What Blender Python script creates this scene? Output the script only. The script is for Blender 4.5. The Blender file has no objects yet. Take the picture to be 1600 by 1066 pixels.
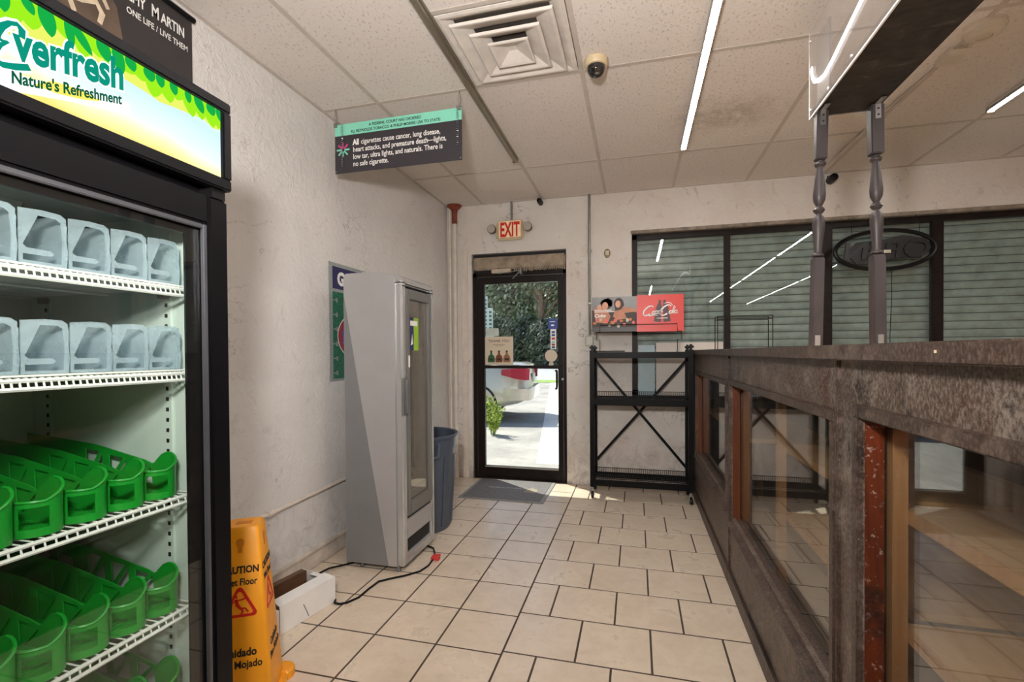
import bpy, bmesh, math, random
from mathutils import Vector, Matrix
random.seed(7)
R = math.radians
S = bpy.context.scene
COL = S.collection

# ------------------------------------------------------------------ camera
YAW, PIT, ROL, FPX, CY = 0.2554, -0.012, -0.0067, 743.09, 560.62
CAMZ = 1.2807
fw = Vector((-math.sin(YAW), math.cos(YAW), 0)); rt = Vector((math.cos(YAW), math.sin(YAW), 0)); up = Vector((0, 0, 1))
f2 = fw*math.cos(PIT) + up*math.sin(PIT); u2 = -fw*math.sin(PIT) + up*math.cos(PIT)
r3 = rt*math.cos(ROL) + u2*math.sin(ROL); u3 = -rt*math.sin(ROL) + u2*math.cos(ROL)
cd = bpy.data.cameras.new('camera'); cam = bpy.data.objects.new('camera', cd); COL.objects.link(cam)
cd.sensor_fit = 'HORIZONTAL'; cd.sensor_width = 36; cd.lens = FPX/1600*36; cd.shift_y = (CY-533)/1600
cd.clip_start = 0.02; cd.clip_end = 300
cam.matrix_world = Matrix(((r3.x, u3.x, -f2.x, 0), (r3.y, u3.y, -f2.y, 0), (r3.z, u3.z, -f2.z, CAMZ), (0, 0, 0, 1)))
S.camera = cam
# ------------------------------------------------------------------ world, sun, exposure
w = bpy.data.worlds.new('sky'); S.world = w; w.use_nodes = True
nt = w.node_tree; nt.nodes.clear()
wo = nt.nodes.new('ShaderNodeOutputWorld'); bg = nt.nodes.new('ShaderNodeBackground'); sk = nt.nodes.new('ShaderNodeTexSky')
sk.sky_type = 'NISHITA'; sk.sun_disc = False; sk.sun_elevation = R(52); sk.sun_rotation = R(-53)
bg.inputs['Strength'].default_value = 0.16
nt.links.new(sk.outputs[0], bg.inputs[0]); nt.links.new(bg.outputs[0], wo.inputs[0])
sd = bpy.data.lights.new('sun', 'SUN'); sd.energy = 7.0; sd.angle = R(0.6); sd.color = (1.0, 0.95, 0.86)
sun = bpy.data.objects.new('sun', sd); COL.objects.link(sun)
SUNV = Vector((0.80*math.cos(R(52)), -0.60*math.cos(R(52)), -math.sin(R(52))))
sun.rotation_euler = SUNV.to_track_quat('-Z', 'Y').to_euler()
# the photographer's flash, held just above and left of the camera
fd = bpy.data.lights.new('photo_flash', 'AREA'); fd.shape = 'DISK'; fd.size = 0.20; fd.energy = 48; fd.color = (1.0, 0.975, 0.945)
fo = bpy.data.objects.new('photo_flash', fd); COL.objects.link(fo); fo.location = (-0.22, -0.02, 1.76)
fo.rotation_euler = (Vector((-0.50, 2.0, 2.79)) - fo.location).to_track_quat('-Z', 'Y').to_euler()
TUBE = 62.0
vs = S.view_settings
vs.view_transform = 'Standard'; vs.look = 'None'; vs.exposure = 0.42; vs.gamma = 1.0; vs.use_curve_mapping = False
try:
    S.cycles.max_bounces = 10; S.cycles.transparent_max_bounces = 24; S.cycles.caustics_reflective = False; S.cycles.caustics_refractive = False
    S.cycles.sample_clamp_indirect = 6.0
except Exception:
    pass

# ------------------------------------------------------------------ materials
def srgb(r, g, b):
    f = lambda c: (c/255/12.92) if c/255 <= 0.04045 else ((c/255+0.055)/1.055)**2.4
    return (f(r), f(g), f(b), 1)
MATS = {}
class NT:
    def __init__(s, name):
        s.m = bpy.data.materials.new(name); s.m.use_nodes = True; s.t = s.m.node_tree; s.t.nodes.clear()
        s.out = s.n('OutputMaterial')
    def n(s, typ, **kw):
        x = s.t.nodes.new('ShaderNode'+typ)
        for k, v in kw.items():
            setattr(x, k, v)
        return x
    def l(s, a, b): s.t.links.new(a, b)
    def pos(s, scale=(1, 1, 1), obj=False):
        src = s.n('TexCoord').outputs['Object'] if obj else s.n('NewGeometry').outputs['Position']
        mp = s.n('Mapping'); mp.inputs['Scale'].default_value = scale; s.l(src, mp.inputs[0]); return mp.outputs[0]
    def noise(s, scale, detail=4, rough=0.55, vec=None, dist=0):
        x = s.n('TexNoise'); x.inputs['Scale'].default_value = scale; x.inputs['Detail'].default_value = detail
        x.inputs['Roughness'].default_value = rough; x.inputs['Distortion'].default_value = dist
        s.l(vec if vec is not None else s.pos(), x.inputs['Vector']); return x.outputs[0]
    def ramp(s, fac, *stops):
        x = s.n('ValToRGB'); e = x.color_ramp.elements
        while len(e) < len(stops): e.new(0.5)
        for i, (p, c) in enumerate(stops):
            e[i].position = p; e[i].color = c if len(c) == 4 else (*c, 1)
        s.l(fac, x.inputs[0]); return x.outputs[0]
    def mix(s, fac, a, b, mode='MIX'):
        x = s.n('MixRGB', blend_type=mode)
        for i, v in ((0, fac), (1, a), (2, b)):
            if isinstance(v, (int, float)): x.inputs[i].default_value = v
            elif isinstance(v, tuple): x.inputs[i].default_value = v
            else: s.l(v, x.inputs[i])
        return x.outputs[0]
    def math(s, op, a, b=0.0):
        x = s.n('Math', operation=op)
        for i, v in enumerate((a, b)):
            if isinstance(v, (int, float)): x.inputs[i].default_value = v
            else: s.l(v, x.inputs[i])
        return x.outputs[0]
    def bump(s, h, strength=0.3, dist=0.01):
        x = s.n('Bump'); x.inputs['Strength'].default_value = strength; x.inputs['Distance'].default_value = dist
        s.l(h, x.inputs['Height']); return x.outputs[0]
    def bsdf(s, col, rough=0.5, metal=0, normal=None, spec=0.5, emit=None, es=0, coat=0, trans=0):
        b = s.n('BsdfPrincipled')
        for k, v in (('Base Color', col), ('Roughness', rough), ('Metallic', metal), ('Specular IOR Level', spec), ('Coat Weight', coat), ('Transmission Weight', trans)):
            if v is None: continue
            if isinstance(v, (int, float, tuple)): b.inputs[k].default_value = v
            else: s.l(v, b.inputs[k])
        if normal is not None: s.l(normal, b.inputs['Normal'])
        if emit is not None:
            if isinstance(emit, tuple): b.inputs['Emission Color'].default_value = emit
            else: s.l(emit, b.inputs['Emission Color'])
            b.inputs['Emission Strength'].default_value = es
        s.l(b.outputs[0], s.out.inputs[0]); return b
BLK = (0, 0, 0, 1); WHT = (1, 1, 1, 1)
def plain(name, col, rough=0.5, metal=0, var=0.12, scale=9, bump=0.0, bscale=60, spec=0.5, coat=0, emit=0):
    if name in MATS: return MATS[name]
    t = NT(name); n = t.noise(scale, 3)
    dark = tuple(c*(1-var) for c in col[:3])+(1,); lite = tuple(min(1, c*(1+var)) for c in col[:3])+(1,)
    c = t.ramp(n, (0.3, dark), (0.7, lite))
    nm = t.bump(t.noise(bscale, 3), bump, 0.004) if bump else None
    t.bsdf(c, rough, metal, nm, spec, emit=c if emit else None, es=emit, coat=coat)
    MATS[name] = t.m; return t.m
def wall_mat(name, base, dirt, pink=None, amount=0.5):
    t = NT(name); p = t.pos()
    n1 = t.noise(1.3, 5, 0.6, p); n2 = t.noise(7, 5, 0.65, p, 1.2); n3 = t.noise(30, 4, 0.6, p)
    c = t.mix(t.ramp(n1, (0.38, BLK), (0.75, WHT)), base, tuple(x*0.86 for x in base[:3])+(1,))
    spots = t.ramp(n2, (0.60, BLK), (0.74, WHT))
    c = t.mix(t.math('MULTIPLY', spots, 0.28*amount), c, dirt)
    fine = t.ramp(t.noise(55, 3, 0.7, p), (0.69, BLK), (0.76, WHT))
    c = t.mix(t.math('MULTIPLY', fine, 0.30*amount), c, dirt)
    # cracks: thin worn lines
    sx = t.n('SeparateXYZ'); t.l(p, sx.inputs[0])
    crack = t.ramp(t.math('ABSOLUTE', t.math('SUBTRACT', t.noise(2.6, 6, 0.62, p, 0.4), 0.5)), (0.0, WHT), (0.006, BLK))
    gate = t.ramp(t.noise(1.7, 2, 0.5, t.pos((1.3, 1.1, 0.8))), (0.56, BLK), (0.62, WHT))
    c = t.mix(t.math('MULTIPLY', t.math('MULTIPLY', crack, gate), 0.55*amount), c, dirt)
    # scuffs and grime near the floor
    low = t.ramp(sx.outputs[2], (0.0, WHT), (0.55, BLK))
    c = t.mix(t.math('MULTIPLY', t.math('MULTIPLY', low, t.ramp(n2, (0.42, BLK), (0.66, WHT))), 0.5*amount), c, dirt)
    if pink: c = t.mix(t.math('MULTIPLY', t.ramp(n1, (0.45, BLK), (0.6, WHT)), 0.35), c, pink)
    h = t.math('ADD', t.math('MULTIPLY', t.noise(16, 7, 0.68, t.pos((1, 1, 1.0)), 1.0), 1.0), t.math('MULTIPLY', n3, 0.35))
    t.bsdf(c, 0.62, 0, t.bump(h, 0.7, 0.014), 0.35)
    return t.m
M_WALL_L = wall_mat('white_trowelled_stucco', srgb(228, 223, 219), srgb(112, 98, 86), None, 0.75)
M_WALL_B = wall_mat('stained_white_plaster', srgb(224, 218, 211), srgb(88, 74, 64), srgb(216, 196, 184), 1.5)
def ceil_mat():
    t = NT('fissured_ceiling_tile'); p = t.pos()
    base = t.mix(t.noise(2.0, 3, 0.5, p), srgb(222, 213, 206), srgb(230, 222, 216))
    oi = t.n('ObjectInfo')
    base = t.mix(t.math('MULTIPLY', oi.outputs['Random'], 0.25), base, srgb(212, 202, 194))
    fis = t.ramp(t.noise(95, 2, 0.5, t.pos((1.0, 0.55, 1)), 0.5), (0.61, BLK), (0.67, WHT))
    pin = t.ramp(t.noise(260, 1, 0.5, p), (0.66, BLK), (0.70, WHT))
    c = t.mix(t.math('MULTIPLY', fis, 0.30), base, srgb(120, 108, 98)); c = t.mix(t.math('MULTIPLY', pin, 0.22), c, srgb(120, 108, 98))
    # mould stain with a fixed place on the tiles by the lamp
    sp = t.n('SeparateXYZ'); t.l(p, sp.inputs[0])
    dx = t.math('MULTIPLY', t.math('SUBTRACT', sp.outputs[0], 0.56), 2.2); dy = t.math('MULTIPLY', t.math('SUBTRACT', sp.outputs[1], 3.30), 3.2)
    d = t.math('SQRT', t.math('ADD', t.math('POWER', dx, 2), t.math('POWER', dy, 2)))
    m = t.math('MULTIPLY', t.ramp(d, (0.1, WHT), (1.0, BLK)), t.ramp(t.noise(9, 6, 0.75, p), (0.36, BLK), (0.62, WHT)))
    c = t.mix(t.math('MULTIPLY', m, 0.55), c, srgb(128, 108, 88))
    h = t.math('ADD', t.math('MULTIPLY', fis, -1.0), t.math('MULTIPLY', pin, -0.5))
    t.bsdf(c, 0.85, 0, t.bump(h, 0.45, 0.004), 0.2); return t.m
M_CEIL = ceil_mat()
def tile_mat():
    t = NT('beige_ceramic_tile'); p = t.pos(); oi = t.n('ObjectInfo')
    n = t.noise(5, 6, 0.65, p, 0.8); n2 = t.noise(26, 4, 0.6, p)
    c = t.mix(t.ramp(n, (0.3, BLK), (0.72, WHT)), srgb(226, 210, 190), srgb(208, 189, 168))
    c = t.mix(t.math('MULTIPLY', t.ramp(n2, (0.5, BLK), (0.75, WHT)), 0.35), c, srgb(192, 172, 150))
    c = t.mix(t.math('MULTIPLY', oi.outputs['Random'], 0.22), c, srgb(200, 183, 164))
    chip = t.ramp(t.noise(38, 2, 0.5, p), (0.775, BLK), (0.79, WHT)); c = t.mix(t.math('MULTIPLY', chip, 0.8), c, srgb(70, 56, 46))
    r = t.ramp(n, (0.2, (0.22,)*3), (0.8, (0.40,)*3))
    t.bsdf(c, r, 0, t.bump(t.noise(14, 4, 0.5, p), 0.10, 0.004), 0.5); return t.m
M_TILE = tile_mat()
M_GROUT = plain('dark_grout', srgb(74, 62, 52), 0.9, var=0.25, scale=20, bump=0.3)
def lam_mat(name, c1, c2, c3, pale, rough=0.42):
    t = NT(name); p = t.pos(); v = t.pos((1.0, 1.0, 2.2))
    n = t.noise(3.6, 7, 0.72, p, 0.7); n2 = t.noise(9, 7, 0.74, p, 0.4); n3 = t.noise(70, 3, 0.6, t.pos((1, 1, 0.25)))
    c = t.ramp(n, (0.36, c1), (0.47, c2), (0.56, c2), (0.66, c3))
    c = t.mix(t.math('MULTIPLY', t.ramp(n2, (0.50, BLK), (0.66, WHT)), 0.62), c, pale)
    c = t.mix(t.math('MULTIPLY', t.ramp(n3, (0.55, BLK), (0.75, WHT)), 0.35), c, c1)
    gr = t.noise(160, 3, 0.7, t.pos((1, 1, 0.6))); c = t.mix(t.math('MULTIPLY', t.ramp(gr, (0.50, BLK), (0.64, WHT)), 0.38), c, pale); c = t.mix(t.math('MULTIPLY', t.ramp(gr, (0.36, WHT), (0.48, BLK)), 0.55), c, c1)
    fl = t.ramp(t.noise(45, 3, 0.6, p), (0.72, BLK), (0.76, WHT)); c = t.mix(t.math('MULTIPLY', fl, 0.5), c, srgb(176, 166, 154))
    t.bsdf(c, t.ramp(n2, (0.3, (rough-.08,)*3), (0.7, (rough+.18,)*3)), 0, t.bump(t.noise(120, 2, 0.5, p), 0.12, 0.002), 0.4); return t.m
M_LAM = lam_mat('worn_brown_laminate', srgb(40, 29, 24), srgb(90, 74, 64), srgb(76, 47, 33), srgb(150, 138, 127))
M_LAMD = lam_mat('dark_worn_trim', srgb(38, 28, 23), srgb(68, 53, 45), srgb(72, 48, 37), srgb(120, 105, 95))
def wood_mat(name, a, b, k, sc=(14, 14, 1.2), rough=0.45, fleck=0.0):
    t = NT(name); n = t.noise(1.6, 5, 0.6, t.pos(sc), 0.8); n2 = t.noise(60, 3, 0.6)
    c = t.ramp(n, (0.25, a), (0.6, b), (0.85, k))
    if fleck:
        c = t.mix(t.math('MULTIPLY', t.ramp(t.noise(90, 3, 0.7), (0.60, BLK), (0.68, WHT)), fleck), c, srgb(186, 172, 160))
        c = t.mix(t.ramp(t.noise(9, 4, 0.7), (0.55, BLK), (0.7, WHT)), c, srgb(34, 20, 16))
    t.bsdf(c, rough, 0, t.bump(n, 0.15, 0.003), 0.45); return t.m
M_RED = wood_mat('red_stained_post', srgb(58, 24, 14), srgb(104, 44, 20), srgb(40, 18, 12), rough=0.3, fleck=0.5)
M_REDP = wood_mat('red_stained_jamb', srgb(76, 38, 20), srgb(112, 58, 28), srgb(58, 28, 16), rough=0.35)
M_PINE = wood_mat('raw_pine', srgb(206, 164, 116), srgb(186, 138, 90), srgb(160, 112, 70), rough=0.55)
M_PINEH = wood_mat('raw_pine_board', srgb(220, 186, 140), srgb(202, 160, 112), srgb(174, 128, 84), (14, 1.2, 14), 0.5)
M_CARD = plain('white_carton', srgb(232, 229, 226), 0.6, var=0.04, bump=0.05)
M_PLANK = wood_mat('brown_floor_plank', srgb(104, 74, 50), srgb(86, 58, 40), srgb(66, 44, 30), (16, 1.5, 16), 0.5)
M_POST = wood_mat('grey_painted_spindle', srgb(48, 43, 44), srgb(64, 57, 58), srgb(38, 34, 35), (6, 6, 2), 0.42)
M_BLACK = plain('black_steel', srgb(14, 13, 14), 0.42, 0.0, 0.15, spec=0.14)
M_BLKP = plain('black_plastic', srgb(18, 17, 18), 0.36, 0, 0.1, spec=0.2)
M_FRID = plain('black_fridge_frame', srgb(13, 12, 14), 0.36, 0, 0.08, spec=0.16)
M_RUB = plain('black_gasket', srgb(14, 13, 14), 0.6)
M_BRONZE = plain('dark_bronze_frame', srgb(30, 22, 19), 0.42, 0.0, 0.25, 12, spec=0.18)
M_HEAD = plain('weathered_header_board', srgb(148, 132, 114), 0.7, 0, 0.4, 14, 0.4, 40)
M_CREAM = plain('aged_cream_plastic', srgb(206, 186, 150), 0.45, var=0.06)
M_CREAMW = plain('off_white_plastic', srgb(206, 196, 182), 0.45, var=0.05)
M_VENT = plain('dusty_white_enamel', srgb(216, 208, 200), 0.45, 0, 0.10, 14)
M_TBAR = plain('aged_white_tbar', srgb(194, 184, 175), 0.5, var=0.06)
M_STEEL = plain('brushed_steel', srgb(170, 170, 170), 0.32, 0.9, 0.08)
M_GALV = plain('galvanised_conduit', srgb(142, 140, 132), 0.4, 0.6, 0.12)
M_WPIPE = plain('white_painted_pipe', srgb(214, 202, 190), 0.5, 0, 0.10, 10, 0.2)
M_RUST = plain('red_rust_paint', srgb(126, 56, 38), 0.75, 0, 0.4, 30, 0.5)
M_LINER = plain('pale_mint_liner', srgb(204, 216, 207), 0.42, 0, 0.04, 3)
M_WIRE = plain('white_coated_wire', srgb(232, 234, 228), 0.4, 0, 0.03)
M_GREEN = plain('bright_green_plastic', srgb(22, 150, 44), 0.33, 0, 0.05)
M_SILV = plain('silver_paint', srgb(176, 174, 174), 0.34, 0.35, 0.03)
M_SILD = plain('grey_paint_panel', srgb(132, 132, 134), 0.42, 0.3, 0.03)
M_SILB = plain('bright_silver_trim', srgb(198, 197, 196), 0.26, 0.6, 0.03)
M_GASK = plain('grey_door_frame', srgb(118, 116, 112), 0.4, 0.2, 0.04)
M_CANB = plain('slate_blue_plastic', srgb(72, 80, 93), 0.42, 0, 0.08)
M_MAT = plain('charcoal_rubber_mat', srgb(112, 108, 106), 0.75, 0, 0.15, 30, 0.5, 300)
M_MATB = plain('pale_grey_mat_border', srgb(140, 138, 136), 0.7, 0, 0.15)
M_MATM = plain('worn_print_marks', srgb(168, 164, 160), 0.7)
M_MATE = plain('worn_tan_emblem', srgb(152, 138, 116), 0.7)
M_YEL = plain('safety_yellow_plastic', srgb(238, 156, 22), 0.42, 0, 0.05, 6)
M_YELD = plain('recessed_amber', srgb(206, 124, 16), 0.5)
M_REDI = plain('red_print', srgb(206, 34, 24), 0.5)
M_BLKI = plain('black_print', srgb(24, 20, 18), 0.55)
M_WHTI = plain('white_print', srgb(238, 236, 232), 0.5)
M_TURQ = plain('turquoise_print', srgb(134, 216, 190), 0.45, var=0.03)
M_CHAR = plain('charcoal_print', srgb(52, 48, 54), 0.42, var=0.05)
M_PINKI = plain('magenta_print', srgb(206, 66, 130), 0.5)
M_NAVY = plain('navy_print', srgb(40, 38, 88), 0.5)
M_GRN = plain('turf_green_print', srgb(28, 104, 76), 0.55, 0, 0.5, 60)
M_SPEC = plain('speckled_grey_print', srgb(150, 154, 152), 0.55, 0, 0.5, 160)
M_CRIM = plain('crimson_print', srgb(160, 34, 50), 0.5)
M_TEAL = plain('teal_print', srgb(36, 88, 104), 0.5)
M_LILAC = plain('violet_print', srgb(88, 96, 186), 0.5)
M_COKE = plain('poster_red', srgb(214, 52, 44), 0.38, 0, 0.05, 4)
M_PHGREY = plain('poster_grey', srgb(128, 128, 128), 0.42, 0, 0.25, 5)
M_PHDARK = plain('poster_charcoal', srgb(58, 50, 50), 0.42)
M_SKIN = plain('poster_skin_tone', srgb(192, 128, 98), 0.5, 0, 0.12, 20)
M_SKINP = plain('poster_pale_skin_tone', srgb(214, 156, 128), 0.5, 0, 0.1, 20)
M_HAIR = plain('poster_dark_hair', srgb(58, 40, 34), 0.5)
M_ORNG = plain('poster_orange', srgb(206, 118, 52), 0.5, 0, 0.3, 60)
M_BANN = plain('banner_charcoal', srgb(54, 50, 50), 0.4, 0, 0.18, 4)
M_BANB = plain('banner_bronze_smoke', srgb(108, 90, 76), 0.5, 0, 0.5, 4)
M_BONE = plain('banner_bone', srgb(202, 184, 160), 0.5, 0, 0.2, 25)
M_BLUEI = plain('blue_sticker', srgb(38, 66, 150), 0.4)
M_LIME = plain('lime_print', srgb(150, 190, 46), 0.45)
M_CREAMP = plain('cream_card', srgb(214, 198, 176), 0.5, 0, 0.03)
M_PALEB = plain('pale_blue_board', srgb(158, 180, 186), 0.4, 0, 0.04)
M_BOARD = plain('off_white_board', srgb(216, 206, 196), 0.5, 0, 0.03)
M_SHUT = plain('grey_green_shutter_slat', srgb(150, 161, 159), 0.5, 0.0, 0.25, 9)
M_DARKW = plain('dark_back_board', srgb(64, 52, 46), 0.6, 0, 0.2)
M_MARB = None
def marb():
    t = NT('black_marbled_laminate'); n = t.noise(9, 6, 0.7, t.pos((1, 1.6, 1)), 1.5)
    c = t.ramp(n, (0.35, srgb(22, 18, 16)), (0.6, srgb(48, 42, 38)), (0.78, srgb(92, 84, 76)))
    t.bsdf(c, 0.5, 0, None, 0.3); return t.m
M_MARB = marb()
def glass(name, tint=(0.93, 0.95, 0.94), f0=0.04, rough=0.0, haze=None, hz=0.0):
    t = NT(name)
    lw = t.n('LayerWeight'); lw.inputs[0].default_value = 0.5
    f = t.math('ADD', t.math('MULTIPLY', t.math('POWER', lw.outputs['Facing'], 5.0), 1-f0), f0)
    tr = t.n('BsdfTransparent'); tr.inputs[0].default_value = (*tint, 1)
    gl = t.n('BsdfGlossy'); gl.inputs['Roughness'].default_value = rough; gl.inputs[0].default_value = (1, 1, 1, 1)
    sh = tr.outputs[0]
    if haze:
        df = t.n('BsdfDiffuse'); df.inputs[0].default_value = haze
        hm = t.n('MixShader')
        fac = t.math('MULTIPLY', t.ramp(t.noise(6, 5, 0.7), (0.3, (0.55,)*3), (0.7, (1,)*3)), hz)
        t.l(fac, hm.inputs[0]); t.l(sh, hm.inputs[1]); t.l(df.outputs[0], hm.inputs[2]); sh = hm.outputs[0]
    mx = t.n('MixShader'); t.l(f, mx.inputs[0]); t.l(sh, mx.inputs[1]); t.l(gl.outputs[0], mx.inputs[2])
    t.l(mx.outputs[0], t.out.inputs[0]); return t.m
M_GLASS = glass('window_glass', (0.92, 0.95, 0.935), 0.045)
M_DGLASS = glass('door_glass', (0.93, 0.96, 0.95), 0.03)
M_CGLASS = glass('case_glass', (0.90, 0.90, 0.88), 0.085, 0.004, srgb(150, 138, 122), 0.05)
M_FGLASS = glass('cooler_glass', (0.95, 0.968, 0.955), 0.04)
M_SGLASS = glass('slim_cooler_glass', (0.80, 0.80, 0.78), 0.07, 0.01, srgb(150, 140, 132), 0.25)  # grey haze in the glass stands in for room reflections
M_ACRY = glass('clear_acrylic', (0.90, 0.89, 0.88), 0.05, 0.02, srgb(196, 190, 186), 0.16)
M_TRANS = glass('translucent_polypropylene', (0.90, 0.94, 0.96), 0.05, 0.25, srgb(204, 222, 230), 0.42)
M_DOME = glass('smoked_dome', (0.16, 0.15, 0.16), 0.06, 0.02)
def emis(name, col, s):
    t = NT(name); e = t.n('Emission'); e.inputs[0].default_value = col; e.inputs[1].default_value = s
    t.l(e.outputs[0], t.out.inputs[0]); return t.m
M_LED = emis('led_tube_lit', (1.0, 0.965, 0.915, 1), TUBE)
M_LEDS = emis('led_ribbon_lit', (1.0, 0.98, 1.0, 1), 3.0)
M_LEDOFF = plain('grey_tube_unlit', srgb(138, 130, 114), 0.25, 0.5, 0.05)
def litpanel():
    t = NT('backlit_header_print'); p = t.pos(); sp = t.n('SeparateXYZ'); t.l(p, sp.inputs[0])
    z = t.math('MULTIPLY', t.math('SUBTRACT', sp.outputs[2], 1.742), 1/0.182)
    y = t.math('MULTIPLY', t.math('SUBTRACT', sp.outputs[1], 0.57), 1/0.455)
    zz = t.math('ADD', z, t.math('MULTIPLY', t.math('SUBTRACT', t.noise(5, 2, 0.5, p), 0.5), 0.25))
    zz = t.math('SUBTRACT', zz, t.math('MULTIPLY', t.math('SUBTRACT', 0.5, y), 0.18))
    c = t.ramp(zz, (0.0, srgb(246, 222, 120)), (0.16, srgb(244, 236, 180)), (0.34, srgb(222, 238, 246)), (0.7, srgb(196, 226, 250)), (1.0, srgb(216, 236, 250)))
    e = t.n('Emission'); t.l(c, e.inputs[0]); e.inputs[1].default_value = 0.95; t.l(e.outputs[0], t.out.inputs[0]); return t.m
M_LIT = litpanel()
E_ = lambda n, c, s=0.9: emis(n, c, s)
M_L1 = E_('lit_leaf_lime', srgb(150, 226, 30)); M_L2 = E_('lit_leaf_green', srgb(22, 168, 70), 0.85); M_L3 = E_('lit_leaf_yellow', srgb(222, 230, 100))
M_LT = E_('lit_teal_letters', srgb(14, 148, 124), 0.8); M_LW = E_('lit_white_outline', srgb(244, 246, 252), 1.0); M_LG = E_('lit_dark_green_letters', srgb(14, 92, 62), 0.8)
M_LY = E_('lit_gold_band', srgb(244, 222, 96), 0.95)
def concrete():
    t = NT('sunlit_worn_pavement'); n = t.noise(1.1, 6, 0.65); n2 = t.noise(7, 5, 0.7)
    c = t.mix(t.ramp(n, (0.35, BLK), (0.7, WHT)), srgb(178, 173, 166), srgb(140, 136, 132))
    c = t.mix(t.math('MULTIPLY', t.ramp(n2, (0.55, BLK), (0.7, WHT)), 0.35), c, srgb(120, 116, 110))
    t.bsdf(c, 0.85, 0, t.bump(t.noise(60, 4, 0.6), 0.3, 0.01), 0.2); return t.m
M_CONC = concrete()
M_ASPH = plain('pale_asphalt', srgb(168, 168, 170), 0.9, 0, 0.15, 3)
M_SIDE = plain('white_concrete_walk', srgb(226, 222, 214), 0.8, 0, 0.08, 2)
M_GRASS = plain('mown_grass', srgb(128, 158, 70), 0.9, 0, 0.3, 6)
def leafmat(name, a, b, c3):
    t = NT(name); g = t.n('NewGeometry'); c = t.ramp(g.outputs['Random Per Island'], (0.1, a), (0.55, b), (0.95, c3))
    b_ = t.bsdf(c, 0.6, 0, None, 0.3); return t.m
M_LEAF = leafmat('oak_leaves', srgb(98, 108, 88), srgb(150, 158, 134), srgb(204, 208, 188))
M_LEAFD = leafmat('dark_understory_leaves', srgb(66, 74, 60), srgb(108, 117, 98), srgb(164, 170, 150))
M_LEAFY = leafmat('young_yellow_leaves', srgb(120, 150, 50), srgb(176, 196, 80), srgb(214, 222, 130))
M_BARK = plain('grey_brown_bark', srgb(140, 112, 92), 0.9, 0, 0.3, 5, 0.6, 14)
M_CARP = plain('silver_car_paint', srgb(206, 198, 186), 0.25, 0.5, 0.03, coat=0.6)
M_TAIL = plain('red_tail_lamp', srgb(196, 30, 34), 0.2, coat=0.8)
M_TYRE = plain('black_tyre', srgb(36, 35, 36), 0.8)
M_WHTB = plain('white_siding', srgb(230, 230, 230), 0.7, 0, 0.03)
M_DWIN = plain('dark_window', srgb(96, 108, 122), 0.3)

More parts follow.
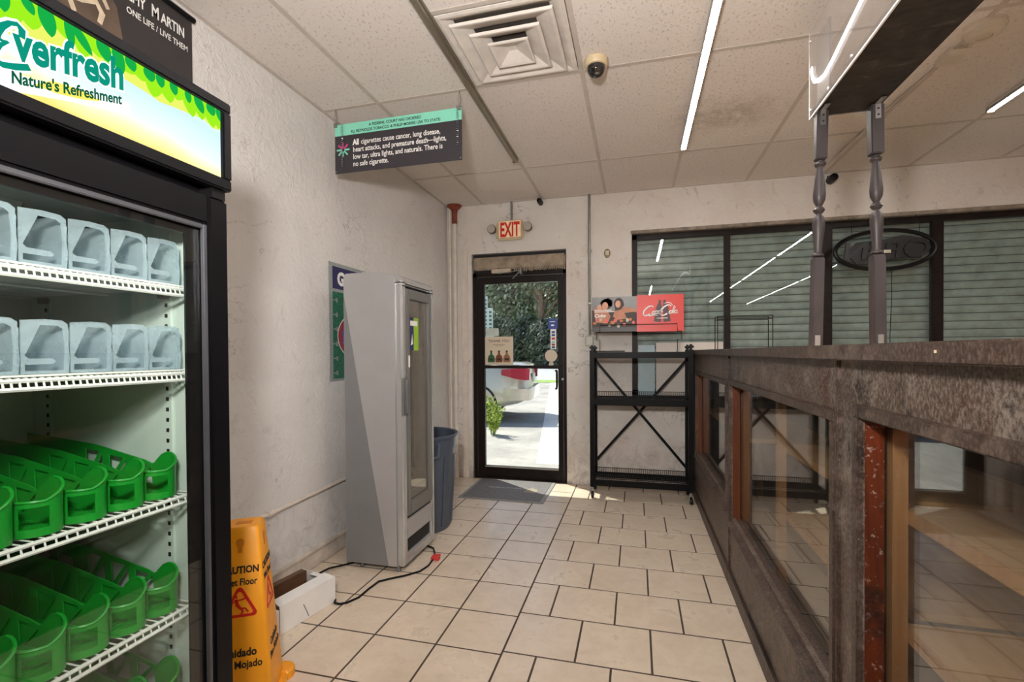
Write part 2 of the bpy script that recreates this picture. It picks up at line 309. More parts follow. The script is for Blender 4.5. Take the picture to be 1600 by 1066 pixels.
# ------------------------------------------------------------------ mesh builder
WLOC = {}
class MB:
    def __init__(s): s.bm = bmesh.new()
    def box(s, x0, x1, y0, y1, z0, z1, bev=0.0, seg=2, M=None):
        m = Matrix.Translation(((x0+x1)/2, (y0+y1)/2, (z0+z1)/2)) @ Matrix.Diagonal((abs(x1-x0), abs(y1-y0), abs(z1-z0), 1))
        if M is not None: m = M @ m
        g = bmesh.ops.create_cube(s.bm, size=1.0, matrix=m)
        if bev:
            ed = list({e for v in g['verts'] for e in v.link_edges})
            bmesh.ops.bevel(s.bm, geom=ed, offset=bev, segments=seg, affect='EDGES', clamp_overlap=True)
        return s
    def bar(s, p0, p1, wx, wy, upv=(0, 0, 1)):
        p0, p1 = Vector(p0), Vector(p1); d = p1-p0; z = d.normalized(); x = Vector(upv).cross(z)
        if x.length < 1e-4: x = Vector((1, 0, 0)).cross(z)
        x.normalize(); y = z.cross(x); c = (p0+p1)/2
        m = Matrix(((x.x*wx, y.x*wy, z.x*d.length, c.x), (x.y*wx, y.y*wy, z.y*d.length, c.y), (x.z*wx, y.z*wy, z.z*d.length, c.z), (0, 0, 0, 1)))
        bmesh.ops.create_cube(s.bm, size=1.0, matrix=m); return s
    def tube(s, pts, r, seg=8, cap=True):
        pts = [Vector(p) for p in pts]; rings = []; n = len(pts); prev = None
        for i, p in enumerate(pts):
            a = pts[max(i-1, 0)]; b = pts[min(i+1, n-1)]; t = (b-a).normalized()
            if prev is None:
                ref = Vector((0, 0, 1)) if abs(t.z) < 0.9 else Vector((1, 0, 0)); x = t.cross(ref).normalized()
            else:
                x = prev - t*prev.dot(t)
                x = x.normalized() if x.length > 1e-6 else t.orthogonal().normalized()
            prev = x; y = t.cross(x); rr = r[i] if isinstance(r, (list, tuple)) else r
            rings.append([s.bm.verts.new(p + (x*math.cos(2*math.pi*k/seg) + y*math.sin(2*math.pi*k/seg))*rr) for k in range(seg)])
        for a, b in zip(rings, rings[1:]):
            for k in range(seg): s.bm.faces.new((a[k], a[(k+1) % seg], b[(k+1) % seg], b[k]))
        if cap:
            s.bm.faces.new(rings[0][::-1]); s.bm.faces.new(rings[-1])
        return s
    def lathe(s, prof, o=(0, 0, 0), seg=20, ax='z', caps=True):
        o = Vector(o); A = {'z': ((1, 0, 0), (0, 1, 0), (0, 0, 1)), 'y': ((1, 0, 0), (0, 0, 1), (0, 1, 0)), 'x': ((0, 1, 0), (0, 0, 1), (1, 0, 0))}[ax]
        X, Y, Z = (Vector(v) for v in A); rings = []
        for r, z in prof:
            rings.append([s.bm.verts.new(o + (X*math.cos(2*math.pi*k/seg)+Y*math.sin(2*math.pi*k/seg))*max(r, 1e-4) + Z*z) for k in range(seg)])
        for a, b in zip(rings, rings[1:]):
            for k in range(seg): s.bm.faces.new((a[k], a[(k+1) % seg], b[(k+1) % seg], b[k]))
        if caps:
            s.bm.faces.new(rings[0][::-1]); s.bm.faces.new(rings[-1])
        return s
    def loft(s, rings, closed=True, caps=True):
        R_ = [[s.bm.verts.new(Vector(p)) for p in r] for r in rings]; n = len(R_[0])
        for a, b in zip(R_, R_[1:]):
            for k in range(n if closed else n-1): s.bm.faces.new((a[k], a[(k+1) % n], b[(k+1) % n], b[k]))
        if caps:
            s.bm.faces.new(R_[0][::-1]); s.bm.faces.new(R_[-1])
        return s
    def prism(s, pts, o, U, V, d):
        o, U, V = Vector(o), Vector(U), Vector(V); N = U.cross(V).normalized()
        a = [s.bm.verts.new(o+U*x+V*y) for x, y in pts]; b = [s.bm.verts.new(o+U*x+V*y+N*d) for x, y in pts]; n = len(pts)
        s.bm.faces.new(a[::-1]); s.bm.faces.new(b)
        for k in range(n): s.bm.faces.new((a[k], a[(k+1) % n], b[(k+1) % n], b[k]))
        return s
    def stroke(s, pts, ws, o, U, V, d):
        n = len(pts); L = []; Rr = []
        for i, (x, y) in enumerate(pts):
            a = pts[max(i-1, 0)]; b = pts[min(i+1, n-1)]; tx, ty = b[0]-a[0], b[1]-a[1]; q = math.hypot(tx, ty) or 1
            wd = (ws[i] if isinstance(ws, (list, tuple)) else ws)/2
            L.append((x-ty/q*wd, y+tx/q*wd)); Rr.append((x+ty/q*wd, y-tx/q*wd))
        o, U, V = Vector(o), Vector(U), Vector(V); N = U.cross(V).normalized()*d
        f = lambda p: s.bm.verts.new(o+U*p[0]+V*p[1]); g = lambda p: s.bm.verts.new(o+U*p[0]+V*p[1]+N)
        Lv, Rv, Lt, Rt = [f(p) for p in L], [f(p) for p in Rr], [g(p) for p in L], [g(p) for p in Rr]
        for i in range(n-1):
            s.bm.faces.new((Rt[i], Rt[i+1], Lt[i+1], Lt[i])); s.bm.faces.new((Lv[i], Lv[i+1], Rv[i+1], Rv[i]))
            s.bm.faces.new((Lt[i], Lt[i+1], Lv[i+1], Lv[i])); s.bm.faces.new((Rv[i], Rv[i+1], Rt[i+1], Rt[i]))
        s.bm.faces.new((Lv[0], Rv[0], Rt[0], Lt[0])); s.bm.faces.new((Rv[-1], Lv[-1], Lt[-1], Rt[-1]))
        return s
    def _curve(s, cu, o, U, V, xs=1.0, shear=0.0, fn=None):
        ob = bpy.data.objects.new('tmp', cu); COL.objects.link(ob)
        me = ob.to_mesh(); o, U, V = Vector(o), Vector(U), Vector(V); N = Vector(U).normalized().cross(Vector(V).normalized()).normalized()
        vs_ = []
        for v in me.vertices:
            x, y, z = v.co; x = x*xs + shear*y
            if fn: x, y = fn(x, y)
            vs_.append(s.bm.verts.new(o+U*x+V*y+N*z))
        for p in me.polygons:
            try: s.bm.faces.new([vs_[i] for i in p.vertices])
            except ValueError: pass
        ob.to_mesh_clear(); bpy.data.objects.remove(ob); bpy.data.curves.remove(cu)
        return s
    def holes(s, loops, o, U, V, d):
        cu = bpy.data.curves.new('tmp', 'CURVE'); cu.dimensions = '2D'; cu.fill_mode = 'BOTH'; cu.extrude = d/2
        for lp in loops:
            sp = cu.splines.new('POLY'); sp.points.add(len(lp)-1); sp.use_cyclic_u = True
            for i, (x, y) in enumerate(lp): sp.points[i].co = (x, y, 0, 1)
        return s._curve(cu, o, U, V)
    def text(s, body, size, o, U, V, d=0.0008, bold=0.0, xs=1.0, shear=0.0, align='LEFT', fn=None, sp=1.0):
        cu = bpy.data.curves.new('tmp', 'FONT'); cu.body = body; cu.size = size; cu.extrude = d/2; cu.offset = bold
        cu.align_x = align; cu.resolution_u = 3; cu.space_character = sp
        return s._curve(cu, o, U, V, xs, shear, fn)
    def quads(s, verts, faces):
        vv = [s.bm.verts.new(v) for v in verts]
        for f in faces: s.bm.faces.new([vv[i] for i in f])
        return s
def build(name, mb, mat, parent=None, smooth=True, loc=None, angle=35):
    bm = mb.bm
    if parent is not None: off = WLOC[parent.name]
    elif loc is not None: off = Vector(loc)
    else:
        xs = [v.co for v in bm.verts]
        off = Vector(((min(v.x for v in xs)+max(v.x for v in xs))/2, (min(v.y for v in xs)+max(v.y for v in xs))/2, min(v.z for v in xs)))
    bmesh.ops.translate(bm, verts=bm.verts, vec=-off)
    bmesh.ops.recalc_face_normals(bm, faces=bm.faces)
    me = bpy.data.meshes.new(name); bm.to_mesh(me); bm.free()
    for m in (mat if isinstance(mat, (list, tuple)) else [mat]): me.materials.append(m)
    if smooth:
        me.shade_smooth(); me.set_sharp_from_angle(angle=R(angle))
    o = bpy.data.objects.new(name, me); COL.objects.link(o)
    if parent is not None: o.parent = parent
    else: o.location = off
    WLOC[o.name] = off
    return o
def tag(o, label=None, cat=None, group=None, kind=None):
    if label: o['label'] = label
    if cat: o['category'] = cat
    if group: o['group'] = group
    if kind: o['kind'] = kind
    return o
def thing(name, label, cat, loc, group=None, rotz=0.0, local=False):
    o = bpy.data.objects.new(name, None); o.empty_display_size = 0.05; COL.objects.link(o)
    o.location = loc; o.rotation_euler = (0, 0, rotz); tag(o, label, cat, group)
    WLOC[o.name] = Vector((0, 0, 0)) if local else Vector(loc)
    return o
def dup(root, loc, label=None, rotz=None, group=None):
    r = root.copy(); COL.objects.link(r); r.location = loc
    if rotz is not None: r.rotation_euler = (0, 0, rotz)
    if label: r['label'] = label
    if group: r['group'] = group
    WLOC[r.name] = Vector(loc)
    for ch in list(root.children):
        c = ch.copy(); COL.objects.link(c); c.parent = r
        for g in list(ch.children):
            d = g.copy(); COL.objects.link(d); d.parent = c
    return r
def struct(name, mb, mat, label, cat, smooth=False):
    return tag(build(name, mb, mat, None, smooth), label, cat, None, 'structure')
X, Y, Z = Vector((1, 0, 0)), Vector((0, 1, 0)), Vector((0, 0, 1))
XW, YB, ZC = -1.8875, 4.614, 2.79
XR, YF = 5.6, -7.2

# ================================================================== SETTING
# floor slab with grout, tiles as parts
floor = struct('floor', MB().box(XW-.2, XR+.1, YF-.1, YB+.22, -0.12, -0.0012), M_GROUT, 'beige ceramic tile floor with dark grout running to the glass door', 'floor')
G = 0.0045
tile_defs = []
sx, tx0, ty0, sy2 = 0.2999, -1.4588, 1.9262, 0.3165
for j in range(-6, 9):
    y0, y1 = ty0+sx*j, ty0+sx*(j+1)
    if j == 8: y1 = YB
    xs_ = [XW, tx0, tx0+sx, tx0+2*sx, tx0+3*sx]
    for a, b in zip(xs_, xs_[1:]): tile_defs.append((a, b, y0, min(y1, YB)))
xb = tx0+3*sx
for k in range(-6, 9):
    y0, y1 = 1.95+sy2*k, min(1.95+sy2*(k+1), YB)
    first = 0.308 if k % 2 == 0 else 0.147
    a = xb; b = xb+first
    while a < 1.15:
        tile_defs.append((a, min(b, 1.16), y0, y1)); a, b = b, b+0.309
tile_mesh = {}
for (a, b, c, d) in tile_defs:
    if b-a < 0.02 or d-c < 0.02: continue
    key = (round(b-a, 3), round(d-c, 3))
    if key not in tile_mesh:
        wx, wy = b-a-2*G, d-c-2*G
        o = build('tile', MB().box(a+G, b-G, c+G, d-G, -0.012, 0.0, 0.0012, 1), M_TILE, floor, False)
        # own origin at the tile's corner so that the mesh can be shared
        o.data.transform(Matrix.Translation(WLOC['floor'] - Vector((a, c, 0)))); o.location = Vector((a, c, 0)) - WLOC['floor']
        tile_mesh[key] = o.data
    else:
        o = bpy.data.objects.new('tile', tile_mesh[key]); COL.objects.link(o); o.parent = floor; o.location = Vector((a, c, 0)) - WLOC['floor']
mb = MB()                              # the far tiles out of the picture
y = YF
while y < YB-.05:
    x = 1.165 if y > 0.05 else XW
    while x < XR-.05:
        mb.box(x+G, min(x+.305, XR)-G, y+G, min(y+.3165, YB)-G, -0.012, 0.0); x += .305
    if y+.3165 > 0.05-.3165 and y < 0.05: pass
    y += .3165
tag(build('outlying_tiles', mb, M_TILE, floor, False), kind='stuff')

# walls
wl = struct('wall_left', MB().box(XW-.2, XW, YF-.1, YB+.22, -0.1, ZC+.1), M_WALL_L, 'rough white trowelled stucco wall on the left', 'wall')
WT = 0.15
DX0, DX1, DZ1 = -1.625, -0.655, 2.29
WX0, WX1, WZ0, WZ1 = -0.037, 3.35, 0.875, 2.40
mb = MB()
mb.box(XW, DX0, YB, YB+WT, -0.1, ZC+.1)
mb.box(DX0, DX1, YB, YB+WT, DZ1, ZC+.1)
mb.box(DX1, WX0, YB, YB+WT, -0.1, ZC+.1)
mb.box(WX0, WX1, YB, YB+WT, -0.1, WZ0)
mb.box(WX0, WX1, YB, YB+WT, WZ1, ZC+.1)
mb.box(WX1, XR+.1, YB, YB+WT, -0.1, ZC+.1)
wb = struct('wall_back', mb, M_WALL_B, 'stained off-white plaster wall holding the door and windows', 'wall')
struct('wall_right', MB().box(XR, XR+.2, YF-.1, YB+.22, -0.1, ZC+.1), M_WALL_B, 'off-white plaster wall far to the right behind the counter', 'wall')
struct('wall_front', MB().box(XW, XR, YF-.2, YF, -0.1, ZC+.1), M_WALL_B, 'off-white plaster wall behind the photographer', 'wall')
# baseboard and raceway on the left wall
mb = MB().box(XW, XW+.016, 1.07, YB-.02, 0.001, 0.095, 0.004).box(XW, XW+.026, 1.07, YB-.02, 0.095, 0.115, 0.004)
struct('baseboard_left', mb, plain('grimy_cream_base', srgb(200, 188, 175), .6, 0, .25, 9), 'grimy cream base moulding along the left wall', 'baseboard')
# ceiling: slab, tiles, T bars
ceil = struct('ceiling', MB().box(XW-.2, XR+.1, YF-.1, YB+.22, ZC+.02, ZC+.12), M_TBAR, 'suspended ceiling of off-white fissured tiles in a metal grid', 'ceiling')
xl = [XW] + [-1.4965+.61*i for i in range(12)]; xl = [x for x in xl if x < XR-.1] + [XR]
yl = [YB, 3.803] + [3.803-1.22*k for k in range(1, 9)] + [YF]
yl = [y for y in yl if y >= YF]
cmesh = {}
for i in range(len(xl)-1):
    for j in range(len(yl)-1):
        a, b, c, d = xl[i], xl[i+1], yl[j+1], yl[j]
        if abs(a+.8865) < .01 and abs(d-2.583) < .01: d = 1.97      # the vent takes this half bay
        key = (round(b-a, 3), round(d-c, 3))
        if key not in cmesh:
            o = build('ceiling_tile', MB().box(a+.005, b-.005, c+.005, d-.005, ZC, ZC+.016), M_CEIL, ceil, False)
            o.data.transform(Matrix.Translation(WLOC['ceiling'] - Vector((a, c, ZC)))); cmesh[key] = o.data
        else:
            o = bpy.data.objects.new('ceiling_tile', cmesh[key]); COL.objects.link(o); o.parent = ceil
        o.location = Vector((a, c, ZC)) - WLOC['ceiling']
for x in xl[1:-1]: build('grid_bar', MB().box(x-.012, x+.012, YF, YB, ZC-.0035, ZC+.02), M_TBAR, ceil, False)
for y in yl[1:-1]: build('grid_bar', MB().box(XW, XR, y-.012, y+.012, ZC-.003, ZC+.02), M_TBAR, ceil, False)
build('grid_bar', MB().box(-.8865, -.2765, 1.958, 1.982, ZC-.003, ZC+.02), M_TBAR, ceil, False)
build('edge_angle', MB().box(XW, XW+.022, YF, YB, ZC-.004, ZC+.02), M_TBAR, ceil, False)
build('edge_angle', MB().box(XW, XR, YB-.022, YB, ZC-.004, ZC+.02), M_TBAR, ceil, False)

# door
FY0, FY1 = YB+.035, YB+.085
door = struct('door_1', MB().box(DX0, DX0+.04, FY0, FY1, 0, 2.10).box(DX1-.035, DX1, FY0, FY1, 0, 2.10).box(DX0, DX1, FY0, FY1, 2.06, 2.10).box(DX0, DX1, FY0, FY1+.03, 0.0, .012), M_BRONZE, 'dark bronze framed glass entrance door', 'door')
LX0, LX1, LZ0, LZ1 = DX0+.045, DX1-.04, 0.014, 2.055
gx0, gx1, gz0, gz1 = -1.505, -0.745, 0.125, 1.985
mb = MB().box(LX0, gx0, FY0+.002, FY1-.004, LZ0, LZ1, .003).box(gx1, LX1, FY0+.002, FY1-.004, LZ0, LZ1, .003)
mb.box(gx0, gx1, FY0+.002, FY1-.004, LZ0, gz0, .003).box(gx0, gx1, FY0+.002, FY1-.004, gz1, LZ1, .003)
leaf = build('door_leaf', mb, M_BRONZE, door)
build('glass_pane', MB().box(gx0, gx1, FY0+.02, FY0+.026, gz0, gz1), M_DGLASS, leaf, False)
build('glazing_bead', MB().box(gx0, gx1, FY0-.004, FY0+.004, gz0-.012, gz0, .002), plain('pale_bead', srgb(150, 142, 130), .5), leaf)
build('crash_bar', MB().box(gx0-.03, gx1+.03, FY0-.03, FY0-.008, 1.125, 1.155, .004).box(gx0-.03, gx0-.005, FY0-.01, FY0+.004, 1.125, 1.155).box(gx1+.005, gx1+.03, FY0-.01, FY0+.004, 1.125, 1.155), M_BRONZE, leaf)
build('pull_handle', MB().tube([(-.775, FY1-.004, 1.10), (-.775, FY1+.05, 1.10), (-.775, FY1+.06, 1.06), (-.775, FY1+.06, .96), (-.775, FY1+.05, .92), (-.775, FY1-.004, .92)], .011), M_BRONZE, leaf)
build('lock_cylinder', MB().lathe([(.012, 0), (.012, .006)], (-.70, FY0-.003, 1.02), 12, 'y'), M_STEEL, leaf)
build('header_board', MB().box(DX0+.01, DX1-.01, YB+.01, YB+.10, 2.125, 2.255, .012, 2), M_HEAD, door)
build('header_gap', MB().box(DX0, DX1, YB+.06, YB+.12, 2.10, 2.29), M_RUB, door)
mb = MB(); random.seed(3)
for k in range(26): mb.box(-1.18+.02*k, -1.168+.02*k, YB+.005, YB+.03, 2.095+random.random()*.012, 2.135)
tag(build('frayed_weatherstrip', mb, M_HEAD, door, False), kind='stuff')
mb = MB().box(-1.41, -1.21, YB-.02, YB+.035, 2.085, 2.125, .005)
cl = build('door_closer', mb, plain('cream_closer_paint', srgb(186, 172, 152), .5), door)
build('closer_arm', MB().bar((-1.33, YB-.03, 2.075), (-1.10, YB-.045, 2.095), .016, .006).bar((-1.10, YB-.045, 2.095), (-1.20, YB+.03, 2.03), .016, .006).box(-1.108, -1.092, YB-.05, YB+.03, 2.06, 2.12), M_GALV, cl)

# window
WY0, WY1 = YB+.05, YB+.10
win = struct('window_1', MB().box(WX0, WX1, WY0, WY1, WZ1-.06, WZ1, .003).box(WX0, WX1, WY0, WY1, WZ0, WZ0+.05, .003).box(WX0, WX0+.05, WY0, WY1, WZ0, WZ1, .003).box(WX1-.05, WX1, WY0, WY1, WZ0, WZ1, .003), M_BRONZE, 'dark bronze framed shop window of four panes over closed shutters', 'window')
mull = [(.775, .825), (1.555, 1.635), (2.36, 2.435)]
for a, b in mull: build('mullion', MB().box(a, b, WY0-.004, WY1, WZ0+.05, WZ1-.06, .003), M_BRONZE, win)
ex = [WX0+.05] + [v for m in mull for v in m] + [WX1-.05]
for k in range(0, len(ex), 2): build('glass_pane', MB().box(ex[k], ex[k+1], WY0+.022, WY0+.028, WZ0+.05, WZ1-.06), M_GLASS, win, False)
build('sill', MB().box(WX0, WX1, YB-.015, WY0, WZ0-.03, WZ0+.002, .004), M_BRONZE, win)
build('head_trim', MB().box(WX0-.01, WX1, YB-.012, YB+.05, WZ1-.012, WZ1+.018, .004), plain('worn_plaster_edge', srgb(138, 126, 114), .8, 0, .4, 16, .5, 40), win)

# outside ground
struct('ground_yard', MB().box(-40, 30, YB+WT, 20.5, -0.2, -0.03), M_CONC, 'sun-bleached worn pavement outside the door', 'pavement')
struct('ground_road', MB().box(-9.0, 40, 22.3, 40, -0.2, -0.04), M_ASPH, 'pale asphalt road beyond the grass strip', 'road')
tag(struct('grass_strip', MB().box(-60, 40, 20.5, 22.3, -0.2, -0.015), M_GRASS, 'strip of mown grass along the road', 'grass'), kind='structure')
mb = MB().quads([(-1.15, 5.5, -.028), (-.1, 5.5, -.028), (-2.3, 20.4, -.028), (-3.6, 20.4, -.028), (-1.15, 5.5, -.05), (-.1, 5.5, -.05), (-2.3, 20.4, -.05), (-3.6, 20.4, -.05)], [(0, 1, 2, 3), (4, 7, 6, 5), (0, 4, 5, 1), (1, 5, 6, 2), (2, 6, 7, 3), (3, 7, 4, 0)])
struct('ground_walk', mb, M_SIDE, 'pale concrete walk leading from the door to the road', 'path')
struct('ground_lawn', MB().box(-80, 60, 40, 90, -0.2, -0.02).box(-80, -9.0, 22.3, 40, -0.2, -0.02), M_GRASS, 'shaded grass under the far trees', 'grass')
struct('unseen_roof_overhang', MB().box(-6, 7, YB+WT, 5.42, 2.62, 2.8), M_HEAD, 'unseen shallow roof overhang outside, sized to limit sun through the door', 'roof')  # unseen overhang, added at the depth that ends the indoor sun patch

# ================================================================== TALL GLASS-DOOR FRIDGE
FX, FB, FYA, FYB = -1.06, -1.875, 0.22, 1.05
fr = thing('display_fridge', 'tall black glass-door fridge with lit green header against the left wall', 'fridge', (-1.46, .635, 0))
build('cabinet_body', MB().box(FB, -1.72, FYA, FYB, .02, 1.945).box(-1.72, -1.10, FYB-.05, FYB, .02, 1.70).box(-1.72, -1.10, FYA, FYA+.05, .02, 1.70).box(-1.72, -1.10, FYA, FYB, 1.655, 1.72).box(-1.72, -1.10, FYA+.05, FYB-.05, .02, .30).box(-1.72, -1.07, FYA, FYB, 1.72, 1.93), M_FRID, fr, False)
ln = build('liner', MB().box(-1.72, -1.712, FYA+.05, FYB-.05, .30, 1.655).box(-1.712, -1.11, FYB-.058, FYB-.05, .30, 1.655).box(-1.712, -1.11, FYA+.05, FYA+.058, .30, 1.655).box(-1.712, -1.11, FYA+.05, FYB-.05, 1.647, 1.655).box(-1.712, -1.11, FYA+.05, FYB-.05, .30, .308), M_LINER, fr, False)
tag(ln, 'pale mint interior lining')
build('evaporator_cover', MB().loft([[(-1.71, y_, 1.50), (-1.56, y_, 1.50), (-1.44, y_, 1.58), (-1.40, y_, 1.646), (-1.71, y_, 1.646)] for y_ in (FYA+.06, .80)]), plain('grey_evaporator_cover', srgb(182, 190, 180), .5), fr)
for px_ in (-1.20, -1.64):
    st = build('shelf_pilaster', MB().box(px_-.012, px_+.012, FYB-.064, FYB-.058, .31, 1.60), M_LINER, fr, False)
    mb = MB()
    for k in range(46): mb.box(px_-.004, px_+.004, FYB-.0655, FYB-.0638, .335+.0275*k, .345+.0275*k)
    tag(build('slots', mb, M_BLKI, st, False), kind='stuff')
# door: black bezel, frit, glass, gasket
dr = build('door', MB().box(-1.10, FX, FYB-.06, FYB, .16, 1.69, .006).box(-1.10, FX, FYA, FYA+.06, .16, 1.69, .006).box(-1.10, FX, FYA+.06, FYB-.06, 1.615, 1.69, .006).box(-1.10, FX, FYA+.06, FYB-.06, .16, .235, .006), M_FRID, fr)
build('door_glass', MB().box(-1.083, -1.078, FYA+.06, FYB-.06, .235, 1.615), M_FGLASS, dr, False)
build('black_glass_border', MB().box(-1.091, -1.0845, FYB-.107, FYB-.06, .235, 1.615).box(-1.091, -1.0845, FYA+.06, FYB-.107, 1.585, 1.615).box(-1.091, -1.0845, FYA+.06, FYB-.107, .235, .27), M_BLKP, dr, False)
build('inner_trim', MB().box(-1.0775, -1.066, FYB-.072, FYB-.06, .235, 1.615, .002).box(-1.0775, -1.066, FYA+.06, FYB-.072, 1.603, 1.615, .002), plain('grey_trim', srgb(92, 92, 96), .3, .5), dr)
build('gasket', MB().box(-1.11, -1.10, FYA, FYB-.004, 1.62, 1.685).box(-1.11, -1.10, FYB-.05, FYB-.004, .17, 1.62), M_RUB, dr, False)
build('kick_grille', MB().box(-1.10, -1.07, FYA+.01, FYB-.01, .02, .15, .004), M_BLKP, fr)
for (a, b) in ((-1.80, .30), (-1.80, .97), (-1.15, .30), (-1.15, .97)): build('foot', MB().lathe([(.022, 0), (.022, .025)], (a, b, 0), 10), M_BLKP, fr)
# lit header
hd = build('header_box', MB().box(-1.075, -1.045, FYA, FYB, 1.715, 1.745, .004).box(-1.075, -1.045, FYA, FYB, 1.921, 1.948, .004).box(-1.075, -1.045, FYB-.026, FYB, 1.745, 1.921, .003).box(-1.075, -1.045, FYA, FYA+.026, 1.745, 1.921, .003), M_FRID, fr)
build('hinge_block', MB().box(-1.10, -1.06, FYB-.05, FYB-.01, 1.69, 1.715), M_BLKP, fr, False)
build('lit_panel', MB().box(-1.062, -1.056, FYA+.026, FYB-.026, 1.745, 1.921), M_LIT, hd, False)
HU, HV = Vector((0, 1, 0)), Vector((0, 0, 1))
HX = -1.0558
def leafpoly(cx, cz, w_, h_, ang):
    pts = []
    for k in range(-6, 7): pts.append((w_*.5*(1-(k/6)**2)**.75, h_*.5*k/6))
    for k in range(5, -6, -1): pts.append((-w_*.5*(1-(k/6)**2)**.75, h_*.5*k/6))
    c, s_ = math.cos(ang), math.sin(ang)
    return [(cx+x*c-y*s_, cz+x*s_+y*c) for x, y in pts]
def clipz(pts, top=1.9205, y0=FYA+.027, y1=FYB-.027): return [(min(max(a, y0), y1), min(b, top)) for a, b in pts]
# yellow wash with a ragged lower edge, then lime and green leaves
random.seed(11)
edge = [(.30, 1.86), (.45, 1.85), (.56, 1.84), (.62, 1.845), (.66, 1.86), (.70, 1.862), (.74, 1.868), (.78, 1.872), (.83, 1.868), (.86, 1.862), (.90, 1.868), (.94, 1.872), (.975, 1.877), (1.0, 1.866), (1.022, 1.87)]
build('yellow_foliage_print', MB().prism([(a, b) for a, b in edge]+[(1.022, 1.9205), (.30, 1.9205)], (HX, 0, 0), HU, HV, .0006), M_L3, hd, False)
mb = MB()
for k in range(26):
    y_ = .30+.72*k/25; d_ = random.choice((.03, .045, .06, .05)); ang = random.uniform(-.5, .5)
    pts = clipz(leafpoly(y_, 1.9205-d_*.35, random.uniform(.034, .05), d_*1.5, ang)); build('lime_leaf_print', MB().prism(pts, (HX+.0007+.00001*k, 0, 0), HU, HV, .0004), M_L1, hd, False)
for k in range(24):
    y_ = .29+.735*k/23+random.uniform(-.008, .008); d_ = random.choice((.03, .042, .055)); ang = random.uniform(.1, .7)
    build('green_leaf_print', MB().prism(clipz(leafpoly(y_, 1.9205-d_*.25, random.uniform(.016, .028), d_*1.15, ang)), (HX+.0014+.00001*k, 0, 0), HU, HV, .0004), M_L2, hd, False)
TU = Vector((0, 1, .23))
mb = MB().text('verfresh', .088, (HX+.0016, .594, 1.805), TU, HV, .0004, .0065, .635, 0)
EPT = [(0.605, 1.8457), (0.6052, 1.86), (0.5984, 1.866), (0.5878, 1.8612), (0.5774, 1.8489), (0.571, 1.835), (0.5717, 1.8245), (0.5792, 1.8243), (0.5858, 1.8274), (0.5747, 1.8154), (0.5659, 1.7981), (0.5664, 1.7857), (0.5771, 1.7829), (0.5934, 1.7886), (0.6152, 1.7997)]
mb.stroke(EPT, [.018, .020, .018, .018, .020, .020, .018, .016, .014, .018, .020, .020, .020, .020, .018], (HX+.0016, 0, 0), HU, HV, .0004)
build('white_letter_outline', mb, M_LW, hd, False)
mb = MB().text('verfresh', .088, (HX+.0022, .594, 1.805), TU, HV, .0004, .0028, .635, 0)
mb.stroke(EPT, [.009, .011, .008, .008, .011, .012, .009, .005, .004, .007, .010, .011, .010, .011, .011], (HX+.0022, 0, 0), HU, HV, .0004)
build('teal_lettering', mb, M_LT, hd, False)
build('pale_ribbon_print', MB().prism([(.56, 1.745), (.60, 1.748), (.68, 1.772), (.795, 1.80), (.79, 1.825), (.70, 1.805), (.62, 1.782), (.56, 1.775)], (HX+.0007, 0, 0), HU, HV, .0004), M_LW, hd, False)
build('gold_ribbon_print', MB().prism([(.62, 1.772), (.66, 1.776), (.70, 1.786), (.735, 1.80), (.70, 1.805), (.65, 1.795)], (HX+.0012, 0, 0), HU, HV, .0003), M_LY, hd, False)
build('green_lettering', MB().text("Nature's Refreshment", .030, (HX+.0030, .588, 1.758), Vector((0, 1, .30)), HV, .0003, .0008, .69), M_LG, hd, False)
# shelves
SHZ = [1.452, 1.238, .925, .637, .392]
for n_, z_ in enumerate(SHZ):
    mb = MB()
    mb.tube([(-1.12, FYA+.065, z_-.004), (-1.12, FYB-.065, z_-.004)], .0045, 6).tube([(-1.116, FYA+.065, z_-.02), (-1.116, FYB-.065, z_-.02)], .0045, 6)
    mb.tube([(-1.70, FYA+.065, z_-.004), (-1.70, FYB-.065, z_-.004)], .004, 6).tube([(-1.40, FYA+.065, z_-.006), (-1.40, FYB-.065, z_-.006)], .003, 6)
    sh = build('wire_shelf', mb, M_WIRE, fr)
    mb = MB(); ny = 56 if n_ < 2 else 38
    for k in range(ny):
        y_ = FYA+.07+(FYB-FYA-.14)*k/(ny-1); mb.tube([(-1.70, y_, z_), (-1.12, y_, z_), (-1.116, y_, z_-.018)], .0019, 5)
    tag(build('shelf_wires', mb, M_WIRE, sh), kind='stuff')
    for px_ in (-1.20, -1.64): build('shelf_clip', MB().box(px_-.02, px_+.012, FYB-.075, FYB-.058, z_-.022, z_-.006, .002), M_GALV, sh)
    if n_ < 2: build('slide_deck', MB().box(-1.70, -1.125, FYA+.07, FYB-.068, z_+.003, z_+.007), M_WIRE, sh, False)
